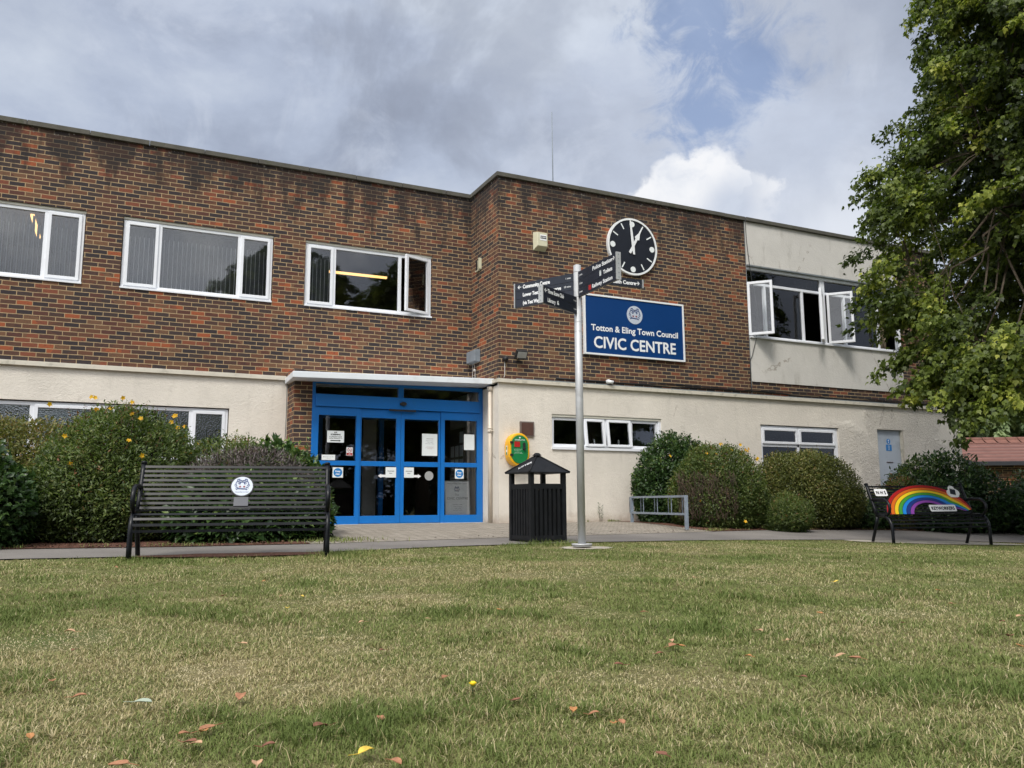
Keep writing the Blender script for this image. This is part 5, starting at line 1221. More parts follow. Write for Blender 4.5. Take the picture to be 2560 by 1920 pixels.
def flower(root, p, s=0.028, face=None):
    """five petals and a tuft, turned to 'face'; p in root's frame"""
    f = np.array(face if face is not None else (-0.1, -0.9, 0.45))+0.35*rng.normal(size=3); f /= np.linalg.norm(f)
    a = np.cross(f, [0, 0, 1]); a /= np.linalg.norm(a); c = np.cross(f, a); D = []; C = []
    for k in range(5):
        an = 2*math.pi*k/5+rng.random()*0.3; D.append(a*math.cos(an)+c*math.sin(an)+f*0.25); C.append(p)
    C.append(np.array(p)+f*0.003); D.append(f)
    n = 6; Ls = np.array([s]*5+[s*0.45]); Ws = np.array([s*0.85]*5+[s*0.5])
    leaf_mesh('flower', C, D, [f]*n, Ls, Ws, rng.random(n), M['l_flower'], root)
def top_pts(c, r, top, n, zmin=0.75):
    """points on a bush's upper surface, in the bush frame"""
    gz = Tz(c[0], c[1]); out = []
    while len(out) < n:
        u = unit(1)[0]; u[2] = abs(u[2])
        if u[2] < zmin: continue
        out.append((u[0]*r[0]*0.95, u[1]*r[1]*0.95, (top-gz)*0.90*u[2]/max(u[2], 0.9)))
    return out

# left bed -------------------------------------------------
c = (-3.9, -2.5); b0 = bush('clipped_hedge', 'pale clipped privet hedge at the far left under the ground floor window', c, (1.45, 0.75), 1.54, 'box', 42000, 0.048, 21, 'hedge', power=4, wob=0.05, tintshift=0.18)
c = (-6.3, -2.6); bush('clipped_hedge', 'dark hedge continuing the bed beyond the left edge of the picture', c, (1.6, 0.8), 1.35, 'box', 5000, 0.06, 22, 'hedge', power=4, wob=0.05)
c = (-3.72, -4.55); bush('beech_bush', 'dark broad leaved bush at the left edge beside the flowering shrub', c, (0.72, 0.62), 1.03, 'laurel', 6500, 0.075, 23, narrow=0.62, wob=0.14, tintshift=-0.05)
c = (-2.22, -3.75); rr_ = (1.02, 0.95); HB = bush('flowering_shrub', 'big rounded shrub with yellow flowers behind the left end of the crest bench', c, rr_, 1.63, 'hyper', 56000, 0.046, 24, wob=0.08, power=2.3, narrow=0.34, stems=26, group='yellow flowered shrubs', shell=0.25, lumpf=4.5)
sprigs(HB, top_pts(c, rr_, 1.60, 46, 0.6), 0.17, 'hyper', 0.035, 12, 0.35, tshift=0.42)
gz = Tz(*c)
def on_shrub(c, rr, top, px, py, extra=1.0):
    """where the line of sight through that point of the shrub meets its outline"""
    v = (F*2050+RR*(px-1280)+UU*(960-py)).normalized(); g = Tz(*c); hz = (top-g)*0.92
    best = None
    for i in range(400):
        t = 6+i*0.04; q = CAM+v*t; e = ((abs(q.x-c[0])/rr[0])**2.3+(abs(q.y-c[1])/rr[1])**2.3+(abs(q.z-g)/hz)**2.3)
        if best is None or e < best[0]-1e-9: best = (e, q)
        if e < 1.04: return (q.x-c[0], q.y-c[1]-0.03, q.z-g)
    q = best[1]; return (q.x-c[0], q.y-c[1], q.z-g)
for (x, y) in ((612, 365), (622, 372), (712, 365), (804, 362), (418, 540), (828, 572), (912, 667), (1130, 410), (1120, 414), (1102, 452), (1142, 488), (850, 400), (320, 335), (590, 290), (612, 295), (850, 325), (790, 295), (905, 430), (455, 720)):
    flower(HB, on_shrub(c, rr_, 1.63, x*.3888, 880+y*.3888), 0.034)
c = (-0.95, -3.55); rr_ = (0.72, 0.75); H2 = bush('privet_bush', 'small leaved green bush between the yellow flowered shrub and the laurel', c, rr_, 1.34, 'hyper', 14000, 0.045, 25, wob=0.08, tintshift=0.06)
for (x, y) in ((1187, 480), (1192, 540), (1265, 593), (1215, 648), (1222, 655)): flower(H2, on_shrub(c, rr_, 1.34, x*.3888, 880+y*.3888), 0.032)
c = (-0.45, -3.35); rr_ = (0.88, 0.72); LB = bush('laurel_bush', 'glossy leaved laurel behind the right half of the crest bench', c, rr_, 1.22, 'laurel', 7500, 0.100, 26, narrow=0.40, wob=0.13, tintshift=0.10)
sprigs(LB, top_pts(c, rr_, 1.12, 26, 0.6), 0.16, 'laurel', 0.09, 7, 0.4, tshift=0.25, narrow=0.36)
c = (-0.72, -4.30); rr_ = (0.90, 0.42); LV = bush('lavender_bush', 'faded purple grey lavender mound above the crest bench', c, rr_, 1.13, 'lav', 16000, 0.06, 27, narrow=0.10, wob=0.06, stems=10, up=0.8)
sprigs(LV, top_pts(c, rr_, 1.10, 150, 0.5), 0.10, 'lav', 0.022, 8, 0.35, tshift=0.1, narrow=0.5)
c = (-0.78, -4.62); rr_ = (0.96, 0.42); L3 = bush('laurel_bush', 'low laurel with large leaves seen through the slats of the crest bench', c, rr_, 0.78, 'laurel', 7000, 0.10, 28, narrow=0.42, wob=0.12, tintshift=0.04)
sprigs(L3, top_pts(c, rr_, 0.74, 20, 0.6), 0.12, 'laurel', 0.085, 7, 0.5, tshift=0.3, narrow=0.4)
c = (-0.10, -3.9); rr_ = (0.38, 0.5); L4 = bush('spotted_laurel', 'bushy laurel at the corner of the paving touching the brick pier', c, rr_, 1.02, 'laurel', 3600, 0.095, 29, narrow=0.36, wob=0.15, tintshift=0.16)
sprigs(L4, top_pts(c, rr_, 0.98, 22, 0.5), 0.28, 'laurel', 0.06, 9, 0.35, tshift=0.3, narrow=0.45)

# right bed ------------------------------------------------
c = (7.36, -2.08); rr_ = (0.86, 0.70); bush('evergreen_bush', 'tall dark green rounded evergreen behind the bicycle rack', c, rr_, 1.76, 'laurel', 22000, 0.060, 31, narrow=0.45, wob=0.10, tintshift=-0.02)
c = (7.40, -3.22); rr_ = (0.84, 0.75); R1 = bush('flowering_shrub', 'rounded shrub with yellow flowers and a bare brown side next to the bicycle rack', c, rr_, 1.40, 'hyper', 42000, 0.042, 32, wob=0.08, group='yellow flowered shrubs', stems=30, tintshift=0.02)
sprigs(R1, top_pts(c, rr_, 1.36, 40, 0.55), 0.13, 'hyper', 0.03, 10, 0.35, tshift=0.35)
for (x, y) in ((125, 318), (172, 297), (130, 368), (300, 365), (330, 335), (352, 330), (415, 393), (410, 402), (380, 433), (325, 820), (65, 362), (298, 302), (345, 345), (55, 320), (160, 300), (240, 340)):
    flower(R1, on_shrub(c, rr_, 1.40, 1740+x*.3707, 1000+y*.3707), 0.036)
flower(R1, on_shrub(c, rr_, 1.40, 1200+1790*.2653, 960+680*.2653), 0.036); flower(R1, on_shrub(c, rr_, 1.40, 1200+2065*.2653, 960+1105*.2653), 0.03)
# bare twiggy side
b = MB(); rr = random.Random(5)
for k in range(420):
    a = R(178+rr.random()*78); z = 0.15+0.75*rr.random(); q = 0.98+0.05*rr.random()
    p = Vector((0.84*q*math.cos(a), 0.75*q*math.sin(a), z)); d = Vector((math.cos(a)*0.2+rr.uniform(-.4, .4), math.sin(a)*0.2+rr.uniform(-.4, .4), rr.uniform(0.2, 1))).normalized()
    b.tube([p-d*0.08, p, p+d*(0.05+0.12*rr.random())], [0.005, 0.004, 0.002], 4)
b.build('bare_twigs', M['twig'], R1)
c = (9.62, -3.05); rr_ = (0.98, 0.92); HD = bush('clipped_hedge', 'neatly clipped dome hedge below the small window with four panes', c, rr_, 1.38, 'box', 46000, 0.035, 33, 'hedge', power=2.9, wob=0.035, narrow=0.5, stems=18, shell=0.12, tintshift=0.02)
sprigs(HD, [(-0.35, 0.3, 1.32), (-0.10, 0.3, 1.34), (0.15, 0.2, 1.36), (0.62, 0.3, 1.28), (0.66, 0.25, 1.27)], 0.30, 'box', 0.028, 12, 0.06, tshift=0.35)
c = (8.15, -4.05); rr_ = (0.48, 0.40); bush('cotton_bush', 'low feathery green plant at the foot of the clipped dome hedge', c, rr_, 0.46, 'hyper', 7000, 0.045, 34, narrow=0.20, wob=0.35, stems=0, up=0.5, tintshift=-0.02)
c = (10.9, -3.3); rr_ = (0.5, 0.5); bush('small_bush', 'small dark bush between the dome hedge and the rainbow bench', c, rr_, 0.55, 'laurel', 2600, 0.06, 35, wob=0.2)
c = (13.0, -3.35); rr_ = (1.35, 1.1); R3 = bush('wild_bush', 'loose bush with pale green shoots behind the rainbow bench', c, rr_, 1.22, 'laurel', 14000, 0.085, 36, narrow=0.42, wob=0.20, tintshift=-0.05)
sprigs(R3, top_pts(c, rr_, 1.15, 90, 0.45), 0.28, 'laurel', 0.07, 10, 0.4, tshift=0.30, narrow=0.45)
c = (11.9, -3.3); rr_ = (0.6, 0.55); R3b = bush('bronze_bush', 'bronze leaved bush in front of the grey service door', c, rr_, 0.80, 'hyper', 5200, 0.06, 37, wob=0.22, tintshift=0.28)
sprigs(R3b, top_pts(c, rr_, 0.76, 26, 0.4), 0.25, 'hyper', 0.05, 9, 0.6, tshift=0.45)
c = (15.0, -4.5); rr_ = (1.3, 1.2); R4 = bush('dark_bush', 'dark bush at the right edge below the tree', c, rr_, 1.05, 'laurel', 9000, 0.09, 38, wob=0.2, tintshift=-0.15)
sprigs(R4, top_pts(c, rr_, 1.0, 50, 0.45), 0.25, 'laurel', 0.07, 9, 0.4, tshift=0.1, narrow=0.45)
c = (16.8, -6.2); bush('dark_bush', 'dark bush beyond the right edge of the picture', c, (1.4, 1.3), 0.95, 'laurel', 5000, 0.10, 39, wob=0.2, tintshift=-0.15)
# tall weed against the wall
root = empty('weed', (6.09, YP-0.05, 0.0)); tag(root, 'single tall thin weed growing at the foot of the cream wall', 'weed')
sprigs(root, [(0, 0, 0.0), (0.03, -0.01, 0)], 0.34, 'grey', 0.05, 34, 0.03, tshift=0.05, narrow=0.2, name='foliage')

# ------------------------------------------------------------------ trees
def tube_limb(b, p0, p1, r0, r1, sag=0.0, seg=6, n=5, wob=0.1):
    pts = []; p0, p1 = Vector(p0), Vector(p1)
    for i in range(n+1):
        t = i/n; q = p0.lerp(p1, t)+Vector((0, 0, sag*math.sin(math.pi*t)))
        if 0 < i < n: q += Vector(rng.normal(size=3)*wob*(p1-p0).length*0.12)
        pts.append(q)
    b.tube(pts, [r0+(r1-r0)*i/n for i in range(n+1)], seg); return pts
def make_tree(name, loc, prof, trunk_r, kind, n_cl, per, leaf, seed, bulge=None, extra=(), lobes=3, skew=None, tintshift=0.0):
    """prof: list of (height, radius); leaves hang in drooping sprays through the outer crown"""
    root = empty(name, loc); r_ = np.random.default_rng(seed)
    H = prof[-1][0]; hs = [p[0] for p in prof]; rs = [p[1] for p in prof]
    b = MB(); tp = [Vector((0, 0, -0.2)), Vector((0.05, 0.03, H*0.12)), Vector((-0.05, 0.08, H*0.3)), Vector((0.08, -0.05, H*0.5)), Vector((0, 0, H*0.72)), Vector((0.05, 0.05, H*0.93))]
    b.tube(tp, [trunk_r*1.3, trunk_r, trunk_r*0.85, trunk_r*0.6, trunk_r*0.35, trunk_r*0.1], 14); b.build('trunk', M['bark'], root)
    CL = []
    area = [0]; zz = np.linspace(hs[0], H, 60); rad = np.interp(zz, hs, rs)
    pz = rad+0.15; pz /= pz.sum()
    for i in range(n_cl):
        z = r_.choice(zz, p=pz)+r_.normal()*0.06; a = r_.random()*2*math.pi
        R_ = np.interp(z, hs, rs)
        L = 0.5*math.sin(3*a+0.9*z+seed)+0.35*math.sin(5*a-1.7*z)+0.3*math.sin(2*a+2.6*z+1)
        q = (1-0.42*r_.random()**1.5)*(1+0.10*L)
        if r_.random() < 0.10: q *= r_.random()
        CL.append((R_*q*math.cos(a), R_*q*math.sin(a), z))
    CL = np.array(CL+list(extra))
    # limbs to a few dozen hubs, twigs from the nearest hub to every spray
    main = CL[r_.choice(len(CL), 13, replace=False)]*np.array([0.62, 0.62, 1])-np.array([0, 0, 0.2]); nodes = []
    for h in main:
        b = MB(); z0 = max(H*0.12, h[2]-0.6*math.hypot(h[0], h[1])-0.5); pts = tube_limb(b, (0, 0, min(z0, H*0.85)), h, trunk_r*0.30, 0.03, 0.25, 8, 8, 0.25); nodes += [np.array(q) for q in pts[3:]]
        b.build('limb', M['bark'], root)
    nodes = np.array(nodes); hubs = CL[r_.choice(len(CL), min(170, len(CL)//3), replace=False)]*np.array([0.84, 0.84, 1])-np.array([0, 0, 0.1])
    b = MB()
    for h in hubs:
        q = nodes[np.argmin(np.sum((nodes-h)**2, 1))]; tube_limb(b, q, h, 0.026, 0.010, 0.10, 5, 4, 0.5)
    b.build('branch', M['bark'], root)
    b = MB()
    for p in CL[::2]:
        h = hubs[np.argmin(np.sum((hubs-p)**2, 1))]; b.tube([h, (Vector(h)+Vector(p))/2+Vector((0, 0, 0.08)), Vector(p)], [0.009, 0.006, 0.003], 4, caps=False)
    b.build('twig', M['bark'], root)
    # leaves
    n = len(CL); N_ = n*per
    cl = np.repeat(CL, per, 0); out = cl.copy(); out[:, 2] = 0; out /= (np.linalg.norm(out, axis=1, keepdims=True)+1e-6)
    t = r_.random(N_); sprayL = np.repeat(0.28+0.42*r_.random(n), per)
    az = np.repeat(r_.normal(size=(n, 3))*0.5, per, 0); ax = out*0.9+az; ax[:, 2] = -0.25-0.5*t; ax /= np.linalg.norm(ax, axis=1, keepdims=True)
    P = cl+ax*(t*sprayL)[:, None]+r_.normal(size=(N_, 3))*np.array([0.095, 0.095, 0.065])*(1.0-0.45*t)[:, None]
    D = ax*0.6+r_.normal(size=(N_, 3))*0.55; D[:, 2] -= 0.55
    Nn = out*0.5+np.array([0, 0, 0.9])+r_.normal(size=(N_, 3))*0.45
    Ls = leaf*(0.65+0.6*r_.random(N_))
    cltint = np.repeat(r_.normal(size=n)*0.17, per); young_lit = np.repeat((r_.random(n) < 0.22)*0.34, per)  # random sprays paler at their tips: young growth, with top light painted in
    tint = np.clip(0.44+cltint+young_lit*t+0.14*r_.normal(size=N_)+tintshift, 0, 1)
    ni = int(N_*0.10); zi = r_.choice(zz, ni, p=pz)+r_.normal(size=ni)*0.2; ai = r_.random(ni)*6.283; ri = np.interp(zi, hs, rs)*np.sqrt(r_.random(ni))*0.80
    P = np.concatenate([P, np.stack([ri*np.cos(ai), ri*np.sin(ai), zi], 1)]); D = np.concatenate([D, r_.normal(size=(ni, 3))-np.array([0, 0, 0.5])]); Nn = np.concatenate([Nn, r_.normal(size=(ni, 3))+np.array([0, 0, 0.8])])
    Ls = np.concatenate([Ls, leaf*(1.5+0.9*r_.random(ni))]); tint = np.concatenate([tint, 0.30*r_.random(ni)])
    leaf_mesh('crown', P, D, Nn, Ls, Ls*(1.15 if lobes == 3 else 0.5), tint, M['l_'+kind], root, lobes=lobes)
    return root
TX, TY = 12.5, -7.98; tz = Tz(TX, TY)
prof = [(3.4, 0.8), (3.7, 2.3), (4.1, 2.9), (4.5, 3.2), (4.9, 3.35), (5.5, 3.65), (6.2, 3.6), (6.8, 3.35), (7.5, 3.2), (8.5, 3.1), (9.5, 3.05), (10.8, 2.7), (12, 1.9), (13.4, 0.3)]
ext = []
def spray(px, py, dist, n=10, s=0.25):
    px += 112 if py < 600 else 62; py -= 22; v = (F*2050+RR*(px-1280)+UU*(960-py)); v *= dist/math.hypot(v.x, v.y); q = CAM+v
    for _ in range(n): ext.append((q.x-TX+rng.normal()*s, q.y-TY+rng.normal()*s, q.z-tz+rng.normal()*s*0.6))
for (px, py, dd) in ((2150, 440, 13.8), (2140, 520, 13.6), (2190, 560, 13.6), (2225, 470, 13.8), (2210, 705, 13.6), (2240, 760, 13.5), (2195, 790, 13.4), (2285, 960, 13.3), (2330, 850, 13.4), (2280, 880, 13.4), (2420, 985, 12.9), (2400, 900, 13.0), (2460, 900, 12.8), (2300, 30, 14.6), (2290, 120, 14.4), (2240, 290, 14.2), (2275, 210, 14.2), (2230, 370, 14.0), (2500, 860, 12.6), (2360, 960, 13.2), (2440, 1000, 12.8)): spray(px, py, dd)
tree = make_tree('maple_tree', (TX, TY, tz), prof, 0.26, 'maple', 1850, 118, 0.072, 3, extra=ext)
tag(tree, 'large leafy maple overhanging the right end of the building', 'tree')
# trees on the far side of the lawn, behind the camera: they show in the door and window glass
for k, (x, y, s, rz) in enumerate(((5.8, -31, 1.15, 0.6), (12.5, -28, 1.1, 2.1), (-19, -33, 1.0, 5.0), (21, -30, 1.0, 1.2))):
    tcopy = copy_tree(tree); tcopy.location = (x, y, -0.4); tcopy.rotation_euler = (0, 0, rz); tcopy.scale = (s*1.25, s*1.25, s)
    tag(tcopy, ('tree across the lawn reflected in the window above the blue entrance', 'tree across the lawn facing the wall clock', 'leftmost tree across the lawn behind the camera', 'rightmost tree across the lawn behind the camera')[k], 'tree', 'trees across the lawn')

for k, (hx, lb) in enumerate(((-14, 'left stretch of the tall dark hedge across the lawn behind the camera'), (4, 'middle stretch of the tall dark hedge across the lawn behind the camera'), (22, 'right stretch of the tall dark hedge across the lawn behind the camera'))):
    bush('boundary_hedge', lb, (hx, -31.0), (9.6, 1.3), 4.2, 'laurel', 5000, 0.34, 50+k, 'hedge', 'hedges across the lawn', power=5, wob=0.10, narrow=0.6, stems=0)
# pale tree and tiled hall beyond the right end
pt = make_tree('pale_tree', (43.5, 17.5, -0.5), [(1.8, 1.5), (3, 5.0), (5, 6.3), (7.5, 6.0), (9.5, 4.6), (11.2, 2.4), (12, 0.4)], 0.3, 'pale', 420, 50, 0.42, 8)
tag(pt, 'pale green tree far off beyond the tiled roof on the right', 'tree')
def tiles():
    m, t = mat('clay_tiles'); P = t.n('ShaderNodeNewGeometry').outputs['Position']; sp = t.n('ShaderNodeSeparateXYZ', {0: P})
    a = t.m('ADD', t.m('MULTIPLY', sp.outputs[2], 1.0), 0.0)
    ln = t.m('FRACT', t.m('MULTIPLY', a, 7.5)); c = t.ramp(ln, [(0.0, (0.05, 0.024, 0.019)), (0.18, (0.125, 0.050, 0.037)), (0.8, (0.165, 0.070, 0.052)), (1.0, (0.25, 0.14, 0.11))])
    c = t.mix(0.4, c, t.ramp(t.noise(P, 3.0, 5), [(0.3, (0.3, 0.3, 0.3)), (0.7, (0.7, 0.7, 0.7))]), 'OVERLAY')
    b = t.n('ShaderNodeBsdfPrincipled', {'Base Color': c, 'Roughness': 0.8}); finish(t, b.outputs[0]); return m
M['tiles'] = tiles(); M['ridge'] = plain('ridge_tile', (0.17, 0.072, 0.05), 0.8, var=0.2, scale=5); M['terracotta'] = plain('orange_cladding', (0.44, 0.19, 0.115), 0.8, var=0.06, scale=1); M['gutter'] = plain('black_gutter', (0.03, 0.032, 0.038), 0.4)
hall = empty('tiled_hall', (26.5, 5.0, 0)); tag(hall, 'low brick hall with a red brown tiled roof beyond the right end of the building', 'building')
# its eave runs gently away to the right of the picture
e0, e1 = Vector((21.0, 6.5, 0)), Vector((33.0, -1.0, 0)); de = (e1-e0).normalized(); ne = Vector((de.y, -de.x, 0)); ne = -ne if ne.y < 0 else ne
HL = (e1-e0).length
def hp(s, n_, z): return e0+de*s+ne*n_+Vector((0, 0, z))
b = MB(); b.add([hp(0, 0.3, -1), hp(HL, 0.3, -1), hp(HL, 0.3, 1.62), hp(0, 0.3, 1.62), hp(0, 7, -1), hp(HL, 7, -1), hp(HL, 7, 1.62), hp(0, 7, 1.62)], [(0,1,2,3),(5,4,7,6),(4,0,3,7),(1,5,6,2)]); P_(b.build('hall_wall', M['brick']), hall)
b = MB(); q = [hp(0, 0, 1.72), hp(HL, 0, 1.72), hp(HL, 2.6, 2.62), hp(0, 2.6, 2.62), hp(HL, 7.3, 1.7), hp(0, 7.3, 1.7)]
b.add(q, [(0,1,2,3),(3,2,4,5),(0,3,5),(1,4,2)]); rf = P_(b.build('tiled_roof', M['tiles']), hall)
b = MB()
for k in range(int(HL/0.42)):
    b.tube([hp(0.42*k, 2.58, 2.64), hp(0.42*k+0.40, 2.58, 2.64)], 0.11, 8); b.add([hp(0.42*k+.02, 2.2, 2.50), hp(0.42*k+0.39, 2.2, 2.50), hp(0.42*k+0.39, 2.5, 2.66), hp(0.42*k+.02, 2.5, 2.66)], [(0,1,2,3)])
P_(b.build('ridge_tiles', M['ridge']), hall)
b = MB(); b.add([hp(-.1, -0.12, 1.58), hp(HL, -0.12, 1.58), hp(HL, -0.12, 1.72), hp(-.1, -0.12, 1.72), hp(-.1, 0.05, 1.58), hp(HL, 0.05, 1.58), hp(HL, 0.05, 1.72), hp(-.1, 0.05, 1.72)], [(0,1,2,3),(5,4,7,6),(0,4,5,1),(3,2,6,7)]); P_(b.build('gutter', M['gutter']), hall)
gb = empty('gabled_annexe', (29.0, 10.0, 0)); tag(gb, 'orange clad gable end rising behind the tiled hall roof', 'building')
g0 = Vector((24.0, 8.6, 0)); 
def gp(s, n_, z): return g0+de*s+ne*n_+Vector((0, 0, z))
b = MB(); b.add([gp(-4, 0, -0.6), gp(2.6, 0, -0.6), gp(2.6, 0, 3.2), gp(-0.4, 0, 6.2), gp(-4, 0, 3.0), gp(-4, 6, -0.6), gp(2.6, 6, -0.6), gp(2.6, 6, 3.2), gp(-0.4, 6, 6.2), gp(-4, 6, 3.0)], [(0,1,2,3,4),(9,8,7,6,5),(1,6,7,2),(2,7,8,3),(3,8,9,4),(4,9,5,0)]); P_(b.build('gable_wall', M['terracotta']), gb)
b = MB(); b.tube([gp(2.75, -0.08, 3.15), gp(-0.4, -0.08, 6.3)], 0.07, 4); b.tube([gp(1.2, -0.03, 3.2), gp(-0.4, -0.03, 5.4)], 0.035, 4); P_(b.build('barge_board', M['ridge']), gb)
b = MB(); b.tube([gp(-4, -0.12, 3.1), gp(2.9, -0.12, 3.1)], 0.10, 6); P_(b.build('eave_gutter', M['gutter']), gb)

# ------------------------------------------------------------------ grass
def grass_material():
    m, t = mat('grass_blades')
    a = t.n('ShaderNodeAttribute', attribute_name='tint').outputs['Fac']
    c = t.ramp(a, [(0.0, (0.100, 0.145, 0.032)), (0.28, (0.175, 0.215, 0.058)), (0.48, (0.265, 0.275, 0.105)), (0.62, (0.27, 0.245, 0.10)), (0.80, (0.44, 0.365, 0.19)), (1.0, (0.62, 0.54, 0.34))])
    b = t.n('ShaderNodeBsdfPrincipled', {'Base Color': c, 'Roughness': 0.6, 'Specular IOR Level': 0.25})
    tr = t.n('ShaderNodeBsdfTranslucent', {'Color': c})
    mx = t.n('ShaderNodeMixShader', {0: 0.25, 1: b.outputs[0], 2: tr.outputs[0]}); finish(t, mx.outputs[0]); return m
M['grass'] = grass_material()
def front_edge(x): return np.interp(x, [p[0] for p in PF], [p[1] for p in PF])
def blades(P, h, wd, lean, tint, name, kind='stuff'):
    n = len(P); a = rng.random(n)*2*math.pi; d = np.stack([np.cos(a), np.sin(a), np.zeros(n)], 1); s = np.stack([-d[:, 1], d[:, 0], np.zeros(n)], 1)
    z = np.array([0, 0, 1.0]); l = lean[:, None]; h_ = h[:, None]; w_ = wd[:, None]
    m1 = P+d*(h_*l*0.35)+z*(h_*0.55*(1-0.35*l)); tp = P+d*(h_*l)+z*(h_*(1-0.55*l))
    v = np.stack([P-s*w_*0.5, P+s*w_*0.5, m1+s*w_*0.42, m1-s*w_*0.42, tp], 1).reshape(-1, 3); b = np.arange(n)*5
    nv = len(v); me = bpy.data.meshes.new(name); me.vertices.add(nv); me.vertices.foreach_set('co', v.astype(np.float32).ravel())
    q = np.stack([b, b+1, b+2, b+3], 1); tr = np.stack([b+3, b+2, b+4], 1)
    loops = np.concatenate([q.ravel(), tr.ravel()]); st = np.concatenate([np.arange(n)*4, n*4+np.arange(n)*3]); tot = np.concatenate([np.full(n, 4), np.full(n, 3)])
    me.loops.add(len(loops)); me.loops.foreach_set('vertex_index', loops.astype(np.int32)); me.polygons.add(2*n)
    me.polygons.foreach_set('loop_start', st.astype(np.int32)); me.polygons.foreach_set('loop_total', tot.astype(np.int32))
    at = me.attributes.new('tint', 'FLOAT', 'FACE'); at.data.foreach_set('value', np.concatenate([tint, tint]).astype(np.float32))
    me.materials.append(M['grass']); me.update(); o = link(name, me); tag(o, kind=kind); return o
def lawn():
    pts = []
    # density falls with distance from where the lawn is looked at
    for (r0, r1, dens) in ((1.2, 2.4, 30000), (2.4, 3.6, 19000), (3.6, 5.2, 10500), (5.2, 8.0, 5200), (8.0, 12.0, 2600), (12.0, 20.0, 700)):
        a0, a1 = YAW-R(46), YAW+R(46); area = 0.5*(a1-a0)*(r1*r1-r0*r0); n = int(area*dens)
        r = np.sqrt(r0*r0+rng.random(n)*(r1*r1-r0*r0)); a = a0+(a1-a0)*rng.random(n)
        pts.append(np.stack([CAM.x+r*np.sin(a), CAM.y+r*np.cos(a), r], 1))
    P = np.concatenate(pts); x, y, r = P.T
    edge = front_edge(x)+0.05*np.sin(x*7)+0.04*np.sin(x*17.3)
    k = y < edge
    for (cx, cy, rx, ry, an) in ((-1.15, -6.75, 0.80, 0.16, R(-9)), (9.0, -6.25, 1.5, 0.55, R(-10)), (2.53, -6.86, 0.26, 0.20, 0.2)):
        dx, dy = x-cx, y-cy; u = dx*math.cos(an)+dy*math.sin(an); v = -dx*math.sin(an)+dy*math.cos(an); k &= (u/rx)**2+(v/ry)**2 > 1+0.3*rng.normal(size=len(x))
    x, y, r = x[k], y[k], r[k]; n = len(x)
    dry = lawn_patch(x, y); clump = 0.5+0.5*np.sin(x*23+3*np.sin(y*9))*np.sin(y*21+2*np.sin(x*11)); fine = lawn_patch(x*4.3+3, y*4.3-7)
    h = (0.011+0.013*rng.random(n)+0.009*clump*rng.random(n))*(1+0.25*(1-dry)); tall = rng.random(n) < 0.008; h[tall] *= 1.8
    # ranker clumps, thin spots and trodden straw
    cm = lawn_patch(x*2.6+11, y*2.6-5); tuft0 = np.clip((cm-0.66)/0.10, 0, 1)*(r < 9); h *= 1+0.9*tuft0; thin = np.clip((0.30-cm)/0.08, 0, 1); h *= 1-0.5*thin
    # tufts round the feet of things
    for (cx, cy, rr, hh) in ((-2.05, -6.9, 0.22, 0.07), (-0.42, -7.2, 0.25, 0.08), (0.0, -7.1, 0.35, 0.05), (2.3, -6.15, 0.35, 0.08), (2.65, -6.2, 0.3, 0.07), (2.05, -6.1, 0.25, 0.05), (-0.3, -6.75, 0.3, 0.06), (7.7, -6.7, 0.2, 0.05)):
        h += hh*np.exp(-((x-cx)**2+(y-cy)**2)/(rr*rr))*rng.random(n)
    wd = 0.0013+0.0011*rng.random(n)+0.00028*r
    lean = np.clip(0.3+0.75*rng.random(n)+0.4*dry*rng.random(n), 0, 1.35)
    dd = np.clip(0.30+0.34*(dry-0.45)+0.20*(fine-0.5)+0.10*rng.normal(size=n), 0, 1)
    straw = rng.random(n) < np.clip(0.13+0.85*(dry-0.42)+0.30*(fine-0.5), 0.05, 0.8); dd[straw] = 0.62+0.36*rng.random(straw.sum())
    dd = np.where(straw, dd, dd*(1-0.55*tuft0)); dd = dd+0.22*thin
    tuft = np.zeros(n)
    for (cx, cy, rr) in ((2.3, -6.15, 0.4), (-2.05, -6.9, 0.25), (-0.3, -7.0, 0.4)): tuft += np.exp(-((x-cx)**2+(y-cy)**2)/(rr*rr))
    dd = dd*(1-0.7*np.clip(tuft, 0, 1))
    o = blades(np.stack([x, y, T(x, y)-0.002], 1), h, wd, lean, dd, 'grass')
    # long dead stems lying about
    n2 = 2400; r = 1.3+6.5*rng.random(n2)**0.8; a = YAW+R(44)*(2*rng.random(n2)-1); x = CAM.x+r*np.sin(a); y = CAM.y+r*np.cos(a); k = (y < front_edge(x)-0.1) & (rng.random(n2) < 0.25+lawn_patch(x, y)); x, y, r = x[k], y[k], r[k]; n2 = len(x)
    blades(np.stack([x, y, T(x, y)+0.012], 1), 0.03+0.045*rng.random(n2), 0.0012+0.0002*r, 0.95+0.45*rng.random(n2), 0.62+0.3*rng.random(n2), 'dead_grass')
    return o
lawn()
